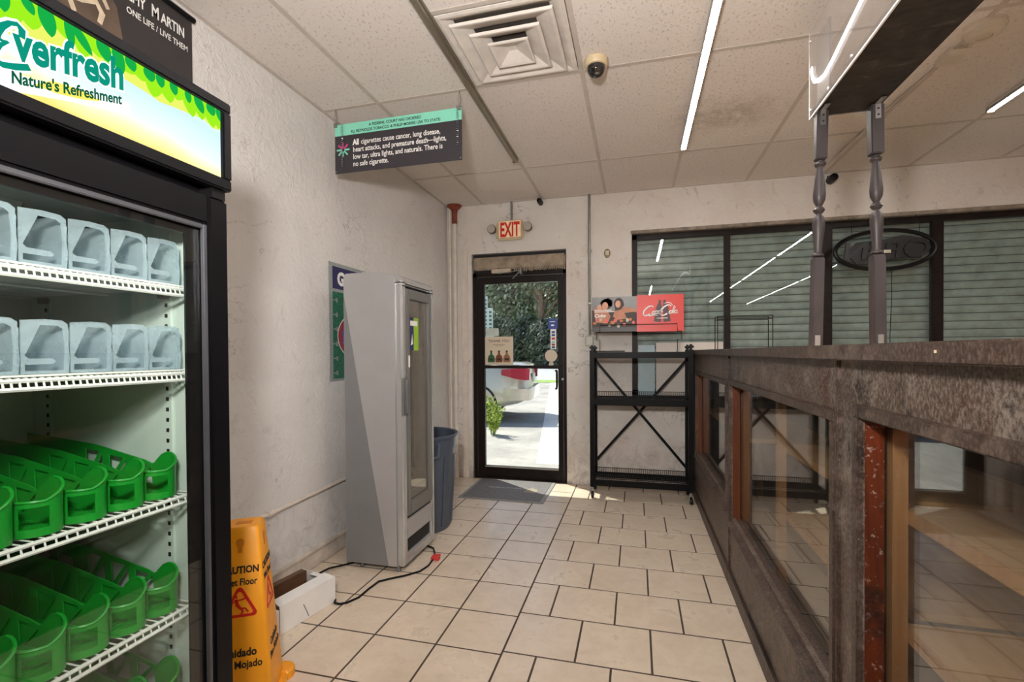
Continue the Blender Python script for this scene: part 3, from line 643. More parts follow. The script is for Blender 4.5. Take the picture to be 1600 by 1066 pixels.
# organisers
PITCH = .0825; ORG = [.925-PITCH*k for k in range(5)]
def make_glide():
    o = thing('bottle_glide', 'x', 'organizer', (-1.13, ORG[0], SHZ[0]+.008), 'translucent bottle glides in the fridge', 0, True)
    L, W, H = .54, .078, .108
    build('base_rail', MB().box(-L, 0, -W/2, W/2, 0, .003), M_TRANS, o, False)
    prof = [(-L, 0), (0, 0), (.004, .03), (0, .055), (.002, .085), (-.01, .102), (-.04, H), (-.10, H), (-.16, .09), (-.24, .075), (-L, .07)]
    build('side_wall', MB().prism(prof, (0, W/2, 0), X, Z, .0018), M_TRANS, o, False)
    out = [(-W/2, 0), (W/2, 0), (W/2, .10), (W/2-.01, .107), (0, H), (-W/2, .104)]
    hole = [(-W/2+.006, .036), (-W/2+.012, .03), (.012, .03), (.018, .024), (.012, .019), (-W/2+.006, .018), (-W/2+.006, .006), (W/2-.008, .006), (W/2-.006, .05), (W/2-.009, .09), (W/2-.018, .096), (-.008, .096), (-W/2+.016, .06)]
    build('front_stop', MB().holes([out, hole], (-.002, 0, 0), Y, Z, .0022), M_TRANS, o, False)
    return o
def make_tray():
    o = thing('bottle_tray', 'x', 'organizer', (-1.125, ORG[0], SHZ[2]+.004), 'green bottle trays in the fridge', 0, True)
    L, W = .56, .079; r = W/2
    arc = [(math.cos(t)*r*1.0 - r, math.sin(t)*r) for t in [(-90+180*k/12)*math.pi/180 for k in range(13)]]
    mb = MB().prism([(-L, -r), ] + [(a, b) for a, b in arc] + [(-L, r)], (0, 0, 0), X, Y, .004)
    for k in range(10): mb.box(-.05-.012*k-.004, -.05-.012*k, -r*.6, r*.6, .004, .0065)
    build('base', mb, M_GREEN, o)
    # far side wall: profile with truss holes
    prof = [(-L, 0), (-r, 0), (-r, .097), (-r-.012, .101), (-r-.03, .094), (-r-.05, .076), (-r-.062, .070), (-.125, .078), (-.30, .112), (-L, .135)]
    hl = []
    for k in range(3):
        x0 = -.10-.085*k; t_ = .062+.014*k
        hl.append([(x0, .018), (x0-.052, .018), (x0-.006, t_)]); hl.append([(x0-.016, t_+.004), (x0-.066, t_+.010), (x0-.062, .026)])
    hl += [[(-.39, .022), (-.45, .022), (-.45, .09), (-.39, .082)], [(-.48, .022), (-.53, .022), (-.53, .10), (-.48, .094)]]
    build('side_wall', MB().holes([prof]+hl, (0, r-.0012, 0), X, Z, .0024), M_GREEN, o, False)
    build('near_side_wall', MB().holes([[(-L, 0), (-r, 0), (-r, .06), (-.10, .066), (-.30, .098), (-L, .12)]], (0, -r+.0012, 0), X, Z, .0024), M_GREEN, o, False)
    # front bowl: low rounded wall, tongue and rim
    def wall(a0, a1, z0f, z1f, n=10, th=.0024):
        A, B = [], []
        for k in range(n+1):
            t = R(a0+(a1-a0)*k/n); c_, s_ = math.cos(t), math.sin(t)
            A.append([(c_*r-r, s_*r, z0f(k/n)), (c_*r-r, s_*r, z1f(k/n))]); B.append([(c_*(r-th)-r, s_*(r-th), z0f(k/n)), (c_*(r-th)-r, s_*(r-th), z1f(k/n))])
        return [[a[0], a[1], b[1], b[0]] for a, b in zip(A, B)]
    build('front_bowl', MB().loft(wall(-90, 90, lambda u: 0.0, lambda u: .016)), M_GREEN, o)
    rim = lambda u: .066 + .034*max(0, u-.45)/.55 * (1 if u > .45 else 0) + .004*(1-u)
    build('front_tongue', MB().loft(wall(-2, 90, lambda u: .0, lambda u: rim(.49+.51*u))), M_GREEN, o)
    build('front_upper_band', MB().loft(wall(-90, -2, lambda u: .058, lambda u: rim(.49*u), 8)).loft(wall(-90, -72, lambda u: .0, lambda u: .06, 3)), M_GREEN, o)
    pts = [(math.cos(R(-90+180*k/16))*r-r, math.sin(R(-90+180*k/16))*r, rim(k/16)) for k in range(17)]
    pts += [(-r-.012, r, .101), (-r-.03, r, .094), (-r-.05, r, .076)]
    build('rim', MB().tube(pts, .0032, 6), M_GREEN, o)
    return o
ordn = ['rightmost', 'second from the right', 'third from the right', 'fourth from the right', 'fifth from the right']
shn = ["top shelf", "second shelf", "third shelf", "fourth shelf", "bottom shelf"]
g0 = make_glide(); t0 = make_tray(); used = {0: False, 1: False}
for si in range(5):
    for oi_ in range(5 if si < 4 else 2):
        kind = 0 if si < 2 else 1; proto = (g0, t0)[kind]
        loc = (-1.13 if kind == 0 else -1.125, ORG[oi_], SHZ[si]+(.008 if kind == 0 else .003))
        lab = '%s %s on the fridge\'s %s' % (ordn[oi_], ('translucent white bottle glide', 'green plastic bottle tray')[kind], shn[si])
        if not used[kind]:
            used[kind] = True; proto.location = loc; proto['label'] = lab
        else: dup(proto, loc, lab)

# ================================================================== SLIM SILVER COOLER
CX0, CX1, CYA, CYB, CZ0, CZ1 = -1.690, -1.305, 2.50, 2.935, .035, 1.755
sc = thing('slim_cooler', 'slim silver upright cooler standing askew before the left wall', 'cooler', (-1.5, 2.72, 0))
prof = lambda inset: [(CX0+inset, CZ0), (CX1-.045, CZ0), (CX1-.045, CZ1-.05+inset*0), (CX1-.06, CZ1-.022), (CX1-.12, CZ1-.004), (CX0+.12, CZ1+.012), (CX0+.02, CZ1+.012), (CX0+inset, CZ1)]
mb = MB(); pr_ = [(CX0, CZ0), (CX1-.05, CZ0), (CX1-.05, CZ1-.02), (CX0+.10, CZ1+.006), (CX0+.015, CZ1+.004), (CX0, CZ1-.012)]
mb.loft([[(a, y_, b) for a, b in pr_] for y_ in (CYA, CYA+.016, CYB-.016, CYB)], True, True)
bd = build('cabinet_body', mb, M_SILV, sc)
tag(build('grey_side_graphic', MB().prism([(CX0+.002, CZ0+.002), (CX1-.105, CZ0+.002), (CX0+.002, CZ1-.13)], (0, CYA-.0002, 0), X, Z, .0012), M_SILD, sc, False), 'darker grey slanting panel on the side')
# front door frame surround, curved bright edge
mb = MB()
for (y0_, y1_) in ((CYA, CYA+.05), (CYB-.05, CYB)):
    mb.box(CX1-.05, CX1, y0_, y1_, CZ0, CZ1-.045, .012, 3)
mb.box(CX1-.05, CX1, CYA, CYB, CZ1-.075, CZ1-.03, .012, 3)
build('front_frame', mb, M_SILB, sc)
build('curved_cap', MB().loft([[(CX1-.06, y_, CZ1-.06), (CX1-.004, y_, CZ1-.06), (CX1-.012, y_, CZ1-.03), (CX1-.05, y_, CZ1-.012), (CX0+.12, y_, CZ1+.012), (CX0+.12, y_, CZ1-.0)] for y_ in (CYA+.004, CYB-.004)]), M_SILV, sc)
build('cap_shadow_gap', MB().box(CX1-.03, CX1+.001, CYA+.012, CYB-.012, CZ1-.083, CZ1-.076), M_RUB, sc, False)
dd = build('glass_door', MB().box(CX1-.03, CX1+.004, CYA+.05, CYA+.085, .32, CZ1-.09, .003).box(CX1-.03, CX1+.004, CYB-.085, CYB-.05, .32, CZ1-.09, .003).box(CX1-.03, CX1+.004, CYA+.085, CYB-.085, CZ1-.15, CZ1-.09, .003).box(CX1-.03, CX1+.004, CYA+.085, CYB-.085, .32, .40, .003), M_GASK, sc)
build('door_glass', MB().box(CX1-.016, CX1-.010, CYA+.085, CYB-.085, .40, CZ1-.15), M_SGLASS, dd, False)
build('interior_back', MB().box(CX1-.049, CX1-.046, CYA+.05, CYB-.05, .30, CZ1-.09), plain('pale_cooler_interior', srgb(200, 194, 186), .6), sc, False)  # pale plate, lightened in place of reflections on the door glass
tag(build('energy_sticker', MB().box(CX1-.0098, CX1-.009, CYA+.095, CYA+.16, 1.30, 1.50), M_NAVY, dd, False), 'navy sticker on the glass')
tag(build('energy_sticker', MB().box(CX1-.0098, CX1-.009, CYA+.16, CYA+.225, 1.30, 1.50), M_LIME, dd, False), 'lime green sticker on the glass')
build('sticker_print', MB().box(CX1-.0089, CX1-.0084, CYA+.115, CYA+.21, 1.45, 1.48).prism([(CYA+.12, 1.33), (CYA+.15, 1.34), (CYA+.14, 1.40)], (CX1-.0089, 0, 0), Y, Z, .0005), M_WHTI, dd, False)
build('barcode_label', MB().box(CX1+.0042, CX1+.005, CYA+.062, CYA+.082, 1.20, 1.27), M_WHTI, dd, False)
build('door_handle', MB().box(CX1-.002, CX1+.018, CYA+.018, CYA+.032, .93, 1.13, .004), M_STEEL, sc)
build('handle_recess', MB().box(CX1-.04, CX1+.0008, CYA+.006, CYA+.04, .92, 1.14), plain('recess_grey', srgb(104, 104, 104), .5), sc, False)
build('lower_panel', MB().box(CX1-.05, CX1-.004, CYA+.05, CYB-.05, .185, .30, .003), M_SILV, sc)
build('panel_gap', MB().box(CX1-.05, CX1-.012, CYA+.05, CYB-.05, .30, .32), M_RUB, sc, False)
build('grille_slot', MB().box(CX1-.05, CX1-.02, CYA+.05, CYB-.05, .10, .185), M_RUB, sc, False)
build('toe_panel', MB().box(CX1-.05, CX1-.002, CYA+.05, CYB-.05, CZ0+.002, .10, .008, 2), M_SILB, sc)
build('plinth', MB().box(CX0+.13, CX1-.13, CYA+.13, CYB-.10, .012, CZ0), M_BLKP, sc, False)
for a, b in ((CX0+.085, CYA+.04), (CX1-.055, CYA+.03), (CX0+.085, CYB-.04), (CX1-.055, CYB-.03)): build('foot', MB().lathe([(.016, 0), (.018, .004), (.011, .008), (.011, .035)], (a, b, 0), 12), M_SILD, sc)

# ================================================================== DISPLAY CABINETS AND WORKTOP
CF = 0.495
def cabinet(label, y0, y1, oy0, oy1, oz0, oz1, shelves, post_y=None):
    t = thing('display_cabinet', label, 'cabinet', (.78, (y0+y1)/2, 0), 'brown display cabinets under the worktop')
    xb_ = 1.05
    build('front_panel', MB().box(CF, CF+.018, y0, y1, oz1, 1.262).box(CF, CF+.018, y0, oy0, oz0, oz1).box(CF, CF+.018, oy1, y1, oz0, oz1).box(CF, CF+.018, y0, y1, .085, oz0), M_LAM, t, False)
    build('kickboard', MB().box(CF-.012, CF+.018, y0, y1, 0.001, .085, .004), M_LAMD, t)
    fr_ = build('opening_frame', MB().box(CF-.012, CF+.004, oy0-.028, oy1+.028, oz1, oz1+.03, .003).box(CF-.012, CF+.004, oy0-.028, oy0, oz0-.03, oz1, .003).box(CF-.012, CF+.004, oy1, oy1+.028, oz0-.03, oz1, .003), M_LAMD, t)
    build('sill', MB().prism([(-.024, -.03), (.045, 0.0), (.045, -.035), (-.018, -.05)], (CF, oy1+.01, oz0), X, Z, oy1-oy0+.02), M_LAMD, t)
    for ja in (oy1-.0015, oy0-.0185): build('red_jamb', MB().box(CF+.004, CF+.042, ja, ja+.02, oz0-.01, oz1+.01), M_RED if y0 < 1 else M_REDP, t, False)
    build('head_jamb', MB().box(CF+.018, CF+.06, oy0, oy1, oz1, oz1+.02), M_LAMD, t, False)
    for py in ([oy1-.002, oy0-.03] + ([post_y] if post_y else [])):
        build('pine_post', MB().box(CF+.058, CF+.088, py-.0 if py != post_y else py-.02, py+.04 if py != post_y else py+.02, .02, 1.26, .002), M_PINE, t)
    for pa in (y1-.05, y0+.012): build('rear_post', MB().box(xb_-.06, xb_-.022, pa, pa+.038, .02, 1.26), M_PINE, t, False)
    build('glass_pane', MB().box(CF+.0445, CF+.0495, oy0-.01, oy1+.01, oz0-.02, oz1+.012), M_CGLASS, t, False)
    for sz in shelves:
        sh = build('shelf', MB().box(CF+.092, xb_-.02, y0+.02, (post_y or oy1+.03), sz-.022, sz, .002), M_PINEH, t)
        build('shelf_edging', MB().box(CF+.088, CF+.092, y0+.02, (post_y or oy1+.03), sz-.03, sz), M_PINE, sh, False)
    build('back_panel', MB().box(xb_-.012, xb_, y0, y1, .0, 1.262), M_DARKW, t, False)
    build('joint_trim', MB().box(CF-.008, CF+.01, y1-.013, y1-.0005, .085, 1.262, .003), M_LAMD, t)
    return t
ca = cabinet('near brown display cabinet with pine shelves, cut by the right frame edge', -.35, 1.37, -.15, 1.238, .40, 1.128, (.925, .66))
cb = cabinet('middle brown display cabinet with a large glass opening, under the spindles', 1.37, 2.83, 1.40, 2.765, .385, 1.10, (.905, .63), 2.14)
cc = cabinet('far brown display cabinet next to the black wheeled rack', 2.83, 4.44, 2.90, 4.28, .43, 1.09, (.80,))
build('end_panel', MB().box(CF, 1.05, 4.44, 4.455, 0.001, 1.262), M_LAM, cc, False)
wt = thing('worktop', 'long worn brown worktop over the display cabinets', 'counter', (.78, 2, 1.262))
build('top_board', MB().box(CF-.02, 1.09, -.38, 4.47, 1.264, 1.292), M_PINEH, wt, False)
tag(wt, group=None)
build('front_edging', MB().box(CF-.034, CF-.02, -.38, 4.47, 1.258, 1.295, .003), M_LAMD, wt)
build('edge_sticker', MB().box(CF-.0352, CF-.034, .90, .905, 1.276, 1.281), M_CREAM, wt, False)
tag(build('shelf_tag', MB().box(CF-.0015, CF, 3.36, 3.46, 1.103, 1.113), M_WHTI, cc, False), 'small white price tag')
random.seed(5)
bpy.context.view_layer.update()

# spindles and overhead shelf
def spindle(x, y_, label, lean, a=.0215):
    t = thing('spindle_post', label, 'post', (x, y_, 1.292), 'turned spindles on the worktop', 0, True)
    build('lower_block', MB().box(-a, a, -a, a, .0, .385, .004), M_POST, t)
    pf = [(.0, .385), (.016, .388), (.026, .395), (.026, .402), (.018, .410), (.017, .425), (.020, .46), (.026, .53), (.027, .57), (.022, .60), (.014, .612), (.012, .62), (.020, .628), (.026, .640), (.020, .652), (.012, .660), (.016, .668), (.025, .69), (.027, .72), (.025, .75), (.019, .82), (.015, .86), (.015, .868), (.022, .874), (.025, .884), (.022, .892), (.017, .896), (.018, .90), (0, .905)]
    s_ = (.80-.385)/(.905-.385)
    build('turned_shaft', MB().lathe([(r_*.88, .385+(z_-.385)*s_) for r_, z_ in pf], (0, 0, 0), 20), M_POST, t)
    build('upper_block', MB().box(-a, a, -a, a, .80, 1.003, .004), M_POST, t)
    b_ = MB().box(-.010, .010, -a-.003, -a, .94, 1.003).box(-.010, .010, -a-.05, -a, 1.000, 1.004)
    build('top_bracket', b_, M_STEEL, t, False)
    build('bracket_screw', MB().lathe([(.004, 0), (.004, .002)], (0, -a-.005, .955), 8, 'y').lathe([(.004, 0), (.004, .002)], (0, -a-.005, .98), 8, 'y'), M_BLKI, t)
    build('foot_bracket', MB().box(-.010, .010, -a-.003, -a, .0, .055), M_STEEL, t, False)
    t.rotation_euler = (0, R(lean), 0)
    return t
spindle(.743, 2.30, 'left turned grey spindle rising from worktop to overhead shelf', 1.25)
spindle(.974, 2.30, 'right turned grey spindle rising from worktop to overhead shelf', -.7, .0235)
ov = thing('overhead_shelf', 'black marbled overhead shelf with clear acrylic front on two spindles', 'shelf', (.865, .6, 2.298))
build('shelf_board', MB().box(.742, .985, -1.3, 2.345, 2.300, 2.322), M_MARB, ov, False)
build('board_edging', MB().box(.742, .985, 2.345, 2.350, 2.298, 2.322), plain('speckled_edge', srgb(86, 78, 70), .6, 0, .4, 90), ov, False)
build('acrylic_front', MB().box(.736, .741, -1.3, 2.352, 2.296, 2.66), M_ACRY, ov, False)
build('acrylic_edge', MB().box(.7355, .7418, 2.352, 2.357, 2.294, 2.66).box(.7355, .7418, -1.3, 2.357, 2.290, 2.296), plain('frosted_edge', srgb(206, 200, 196), .3, spec=.6), ov, False)
build('end_stiffener', MB().box(.742, .750, 2.15, 2.28, 2.322, 2.60), plain('grey_metal_plate', srgb(140, 136, 134), .35, .4), ov, False)
led = [(.7345, a, b) for a, b in ((2.325, 2.50), (2.315, 2.455), (2.29, 2.425), (2.24, 2.400), (2.18, 2.388), (2.10, 2.400), (1.95, 2.435), (1.80, 2.468), (1.5, 2.52), (1.0, 2.56), (.4, 2.58), (-.4, 2.58), (-1.25, 2.58))]
build('led_ribbon', MB().stroke([(y_, z_) for _, y_, z_ in led], .017, (.7335, 0, 0), Y*-1, Z, .002) if False else MB().stroke([(-y_, z_) for _, y_, z_ in led], .017, (.7358, 0, 0), -Y, Z, .0025), M_LEDS, ov, False)
for (y_, z_) in ((2.335, 2.62), (2.335, 2.49), (2.335, 2.325), (2.14, 2.315), (1.93, 2.315), (1.5, 2.315)): build('screw', MB().lathe([(.0065, 0), (.005, .002), (.002, .003)], (.7358, y_, z_), 10, 'x') if False else MB().lathe([(.002, -.004), (.006, -.003), (.007, 0)], (.736, y_, z_), 10, 'x'), M_STEEL, ov)

# ================================================================== WHEELED RACK
rk = thing('wheeled_rack', 'black folding wire rack on casters beside the display cabinets', 'rack', (.035, 4.37, 0))
RX0, RX1, RY0, RY1 = -.395, .462, 4.20, 4.52
for a in (RX0, RX1-.04):
    for b in (RY0, RY1-.035):
        up_ = build('upright', MB().box(a, a+.04, b, b+.035, .10, 1.30, .004), M_BLACK, rk)
        build('end_cap', MB().box(a-.003, a+.043, b-.003, b+.038, 1.30, 1.345, .014, 3), M_BLKP, up_)
for nm, z0, z1 in (('top', 1.228, 1.282), ('middle', .818, .876), ('bottom', .112, .165)):
    sh = build('shelf', MB().box(RX0+.04, RX1-.04, RY0+.002, RY0+.03, z0, z1, .006).box(RX0+.04, RX1-.04, RY1-.03, RY1-.002, z0, z1, .006).box(RX0+.004, RX0+.034, RY0+.035, RY1-.035, z0, z1, .006).box(RX1-.034, RX1-.004, RY0+.035, RY1-.035, z0, z1, .006), M_BLACK, rk)
    mb = MB(); zt = z1-.012
    if nm == 'top': mb.box(RX0+.035, RX1-.035, RY0+.03, RY1-.03, zt-.004, zt+.004)
    else:
        k = 0; x_ = RX0+.045
        while x_ < RX1-.045:
            mb.box(x_-.002, x_+.002, RY0+.025, RY1-.02, zt-.002, zt+.002); mb.box(x_-.002, x_+.002, RY1-.022, RY1-.018, zt, zt+.055); x_ += .0165
        for b in (.06, .12, .20, .26): mb.box(RX0+.04, RX1-.04, RY0+b-.004, RY0+b+.004, zt-.006, zt-.001)
        mb.box(RX0+.04, RX1-.04, RY1-.023, RY1-.017, zt+.052, zt+.057)
    tag(build('wire_deck', mb, M_BLACK, sh, False), kind='stuff')
build('folding_brace', MB().bar((RX0+.03, RY1-.006, 1.20), (RX1-.03, RY1-.006, .24), .024, .006, (0, 1, 0)), M_BLACK, rk, False)
build('folding_brace', MB().bar((RX1-.03, RY1+.002, 1.20), (RX0+.03, RY1+.002, .27), .024, .006, (0, 1, 0)), M_BLACK, rk, False)
for a in (RX0+.02, RX1-.02):
    for b in (RY0+.018, RY1-.018):
        cs = build('caster', MB().lathe([(.010, .075), (.010, .11)], (a, b, 0), 10).box(a-.017, a-.013, b-.02, b+.014, .03, .08).box(a+.013, a+.017, b-.02, b+.014, .03, .08).box(a-.017, a+.017, b-.016, b+.014, .074, .08), M_STEEL, rk)
        build('caster_wheel', MB().lathe([(.022, -.012), (.029, -.009), (.030, 0), (.029, .009), (.022, .012)], (a, b-.006, .030), 16, 'x'), M_BLKP, cs)
build('folded_strap', MB().box(RX0+.02, RX0+.30, RY0+.05, RY0+.16, 1.284, 1.294, .003, 1, Matrix.Identity(4)), M_BLKP, rk)

# poster on wire stand on the rack
pst = thing('drink_poster', 'two-part soda poster, photo left and red right, on a wire stand', 'poster', (.005, 4.345, 1.46))
PY = 4.345
build('photo_panel', MB().box(-.385, .007, PY, PY+.006, 1.465, 1.775), M_PHGREY, pst, False)
build('red_panel', MB().box(.007, .398, PY-.001, PY+.006, 1.460, 1.782), M_COKE, pst, False)
P0 = lambda d=0: (0, PY-.0012-d, 0)
def disc(cx, cz, rx, rz, n=16): return [(cx+rx*math.cos(2*math.pi*k/n), cz+rz*math.sin(2*math.pi*k/n)) for k in range(n)]
def fl(mb, pts, d=0.0): return mb.prism(pts, (0, PY-.0004-d, 0), X, Z, .0005)
build('printed_table', fl(MB(), [(-.385, 1.465), (.007, 1.465), (.007, 1.505), (-.385, 1.505)]), M_PHDARK, pst, False)
build('printed_shadow', fl(MB(), [(-.385, 1.505), (.007, 1.505), (.007, 1.63), (-.08, 1.655), (-.2, 1.64), (-.385, 1.66)]), M_HAIR, pst, False)
mb = MB(); fl(mb, [(-.37, 1.67), (-.31, 1.69), (-.25, 1.66), (-.22, 1.60), (-.25, 1.54), (-.35, 1.55)], .0004); fl(mb, [(-.18, 1.66), (-.12, 1.69), (.005, 1.66), (.005, 1.64), (-.10, 1.63), (-.08, 1.58), (-.16, 1.57), (-.2, 1.60)], .0004)
build('printed_arms', mb, M_SKIN, pst, False)
mb = MB(); fl(mb, disc(-.255, 1.715, .048, .048), .0006); fl(mb, [(-.315, 1.72), (-.30, 1.745), (-.24, 1.77), (-.20, 1.74), (-.205, 1.69), (-.29, 1.70)], .0006); fl(mb, disc(-.148, 1.715, .042, .050), .0006); fl(mb, [(-.19, 1.72), (-.18, 1.65), (-.13, 1.66), (-.10, 1.70), (-.115, 1.75)], .0005)
build('printed_hair', mb, M_HAIR, pst, False)
for q_ in ((-.268, 1.697, .026, .034), (-.155, 1.71, .023, .032), (-.318, 1.685, .020, .026)): build('printed_face', fl(MB(), disc(*q_), .0009), M_SKINP, pst, False)
random.seed(9)
for k in range(14): build(('printed_food', 'printed_cup', 'printed_plate')[k % 3], fl(MB(), disc(-.36+.026*k, 1.52+random.uniform(-.01, .06), random.uniform(.012, .022), random.uniform(.01, .02), 9), .0008+.0001*k), (M_ORNG, M_COKE, plain('poster_plate', srgb(190, 182, 168), .5))[k % 3], pst, False)
mb = MB().text('enjoy together', .021, (-.36, PY-.0026, 1.652), X, Z, .0004, .0004, .9) if False else MB()
for k, (a, b) in enumerate(((-.36, -.21), (-.36, -.19))): mb.box(a, b, PY-.003, PY-.0026, 1.655-.014*k, 1.661-.014*k)
mb.text('Coke', .045, (-.365, PY-.003, 1.595), X, Z, .0004, .0012, 1.0, .25)
build('white_lettering', mb, M_WHTI, pst, False)
bot = [(-.030, 0), (.030, 0), (.028, .06), (.022, .085), (.026, .11), (.022, .135), (.011, .165), (.011, .19), (-.011, .19), (-.011, .165), (-.022, .135), (-.026, .11), (-.022, .085), (-.028, .06)]
mb = MB()
for cx, tilt in ((.180, -.12), (.262, .12)):
    fl(mb, [(cx+px*math.cos(tilt)-pz*math.sin(-tilt)*-1*1.0, 1.545+pz*math.cos(tilt)+px*math.sin(tilt)) for px, pz in bot], .0010)
build('printed_bottles', mb, plain('bottle_print', srgb(58, 30, 34), .4), pst, False)
mb = MB(); o_ = (0, PY-.0022, 0)
def swirl(mb, c, z, h, open_, wid):
    n = 16; a0, a1 = (R(45), R(320)) if open_ else (0, R(352))
    pts = [(c+h*.42*math.cos(a0+(a1-a0)*k/n)+.28*h*math.sin(a0+(a1-a0)*k/n), z+h*.5+h*.5*math.sin(a0+(a1-a0)*k/n)) for k in range(n+1)]
    mb.stroke(pts, [wid*(.55+.75*abs(math.cos(a0+(a1-a0)*k/n+.3))) for k in range(n+1)], o_, X, Z, .0005)
swirl(mb, .105, 1.600, .085, True, .010); swirl(mb, .147, 1.612, .027, False, .007); swirl(mb, .172, 1.614, .027, True, .007); swirl(mb, .196, 1.616, .027, False, .007)
mb.stroke([(.208, 1.643), (.205, 1.626), (.209, 1.614), (.216, 1.622)], .006, o_, X, Z, .0005)
mb.stroke([(.216, 1.632), (.226, 1.634)], .006, o_, X, Z, .0005)
swirl(mb, .250, 1.600, .090, True, .011); swirl(mb, .290, 1.614, .027, False, .007)
mb.stroke([(.303, 1.615), (.309, 1.65), (.322, 1.682), (.329, 1.67), (.313, 1.635), (.312, 1.617), (.319, 1.620)], .0055, o_, X, Z, .0005)
swirl(mb, .332, 1.616, .027, False, .007); mb.stroke([(.344, 1.643), (.341, 1.626), (.345, 1.614), (.354, 1.624)], .006, o_, X, Z, .0005)
mb.stroke([(.085, 1.612), (.115, 1.598), (.15, 1.607), (.185, 1.60)], [.002, .009, .009, .002], o_, X, Z, .0005)
mb.stroke([(.235, 1.70), (.26, 1.712), (.29, 1.706), (.312, 1.68)], [.002, .006, .006, .002], o_, X, Z, .0005)
mb.box(.175, .265, PY-.0026, PY-.0022, 1.574, 1.579)
build('script_lettering', mb, M_WHTI, pst, False)
ws = thing('wire_stand', 'black bent-wire stand holding the soda poster on the rack', 'stand', (0, 4.34, 1.285))
build('wire_frame', MB().tube([(-.315, 4.336, 1.287), (-.315, 4.336, 1.39), (-.345, 4.336, 1.39), (-.345, 4.336, 1.462), (-.315, 4.336, 1.462), (-.315, 4.336, 1.525), (.345, 4.336, 1.525), (.345, 4.336, 1.462), (.38, 4.336, 1.462), (.38, 4.336, 1.39), (.345, 4.336, 1.39), (.345, 4.336, 1.287)], .0035, 6), M_BLKP, ws)
build('wire_feet', MB().tube([(-.315, 4.28, 1.287), (-.315, 4.45, 1.287)], .0035, 6).tube([(.345, 4.28, 1.287), (.345, 4.45, 1.287)], .0035, 6).tube([(-.345, 4.336, 1.459), (-.345, 4.36, 1.459), (.38, 4.36, 1.459), (.38, 4.336, 1.459)], .0035, 6), M_BLKP, ws)
# second stand on the worktop
w2 = thing('wire_stand', 'black rectangular wire stand at the far end of the worktop', 'stand', (.74, 3.75, 1.292))
mb = MB()
for z_ in (1.535, 1.513): mb.tube([(.57, 3.70, z_), (.93, 3.70, z_), (.93, 3.82, z_), (.57, 3.82, z_), (.57, 3.70, z_)], .003, 6)
build('tray_rim', mb, M_BLKP, w2)
for a, b in ((.57, 3.70), (.93, 3.70), (.57, 3.82), (.93, 3.82)): build('leg', MB().tube([(a, b, 1.293), (a, b, 1.535)], .003, 6), M_BLKP, w2)
# boards standing in the window
tag(build('blue_board', MB().box(.018, .168, YB+.005, YB+.02, WZ0+.002, 1.345), M_PALEB, None, False), 'pale blue board standing in the window behind the rack', 'board')
tag(build('white_board', MB().box(.180, .760, YB+.022, YB+.034, WZ0+.002, 1.367), M_BOARD, None, False), 'off-white board standing in the window right of the blue board', 'board')
# shutter
shu = thing('roller_shutter', 'closed grey-green roller shutter outside the shop window', 'shutter', (1.65, YB+.16, .85))
sm = None; SP = .0665
for k in range(24):
    z_ = .86+SP*k
    if sm is None:
        o = build('slat', MB().loft([[(x_, YB+.163, 0), (x_, YB+.156, .012), (x_, YB+.154, .030), (x_, YB+.156, .050), (x_, YB+.164, SP-.006), (x_, YB+.173, SP-.006), (x_, YB+.173, 0)] for x_ in (-.03, 3.34)]), M_SHUT, None, True)
        o.data.transform(Matrix.Translation(o.location - Vector((1.65, YB+.16, o.location.z)))); o.parent = shu; sm = o.data
    else:
        o = bpy.data.objects.new('slat', sm); COL.objects.link(o); o.parent = shu
    o.location = (0, 0, z_-.85)
build('slat_backing', MB().box(-.03, 3.34, YB+.175, YB+.179, .86, 2.46), plain('shutter_joint_dark', srgb(66, 70, 68), .8), shu, False)
# neon sign seen from behind
ns = thing('open_sign', 'unlit black oval sign hanging in the window, seen from behind', 'sign', (1.97, 4.545, 1.93))
n = 40; ov_ = lambda rx, rz, y_: [(1.968+rx*math.cos(2*math.pi*k/n), y_, 2.105+rz*math.sin(2*math.pi*k/n)) for k in range(n+1)]
build('oval_ring', MB().tube(ov_(.355, .158, 4.545), .017, 8, False), M_BLKP, ns)
mir = -X
build('backing_plate', MB().holes([[(-.27, -.02), (-.20, .07), (.0, .085), (.12, .11), (.28, .08), (.31, 0), (.25, -.08), (.05, -.075), (-.12, -.115), (-.2, -.11)]], (1.968, 4.548, 2.105), X, Z, .012), plain('matte_black_board', srgb(20, 19, 20), .5), ns, False)
build('tube_lettering', MB().text('OPEN', .20, (1.968, 4.536, 2.035), -X, Z, .02, .004, 1.18, -.12, 'CENTER'), plain('satin_black_letters', srgb(30, 29, 31), .3), ns, False)
build('control_label', MB().box(1.955, 2.005, 4.525, 4.527, 2.075, 2.10), M_CREAMW, ns, False)
build('hanging_wire', MB().tube([(1.735, 4.606, 2.40), (1.735, 4.55, 2.33), (1.735, 4.548, 2.22)], .002, 5).tube([(2.21, 4.606, 2.40), (2.21, 4.55, 2.33), (2.21, 4.548, 2.225)], .002, 5).tube([(2.02, 4.55, 1.95), (2.025, 4.56, 1.7), (2.015, 4.56, 1.4), (2.02, 4.56, 1.1)], .003, 5), M_BLKP, ns)

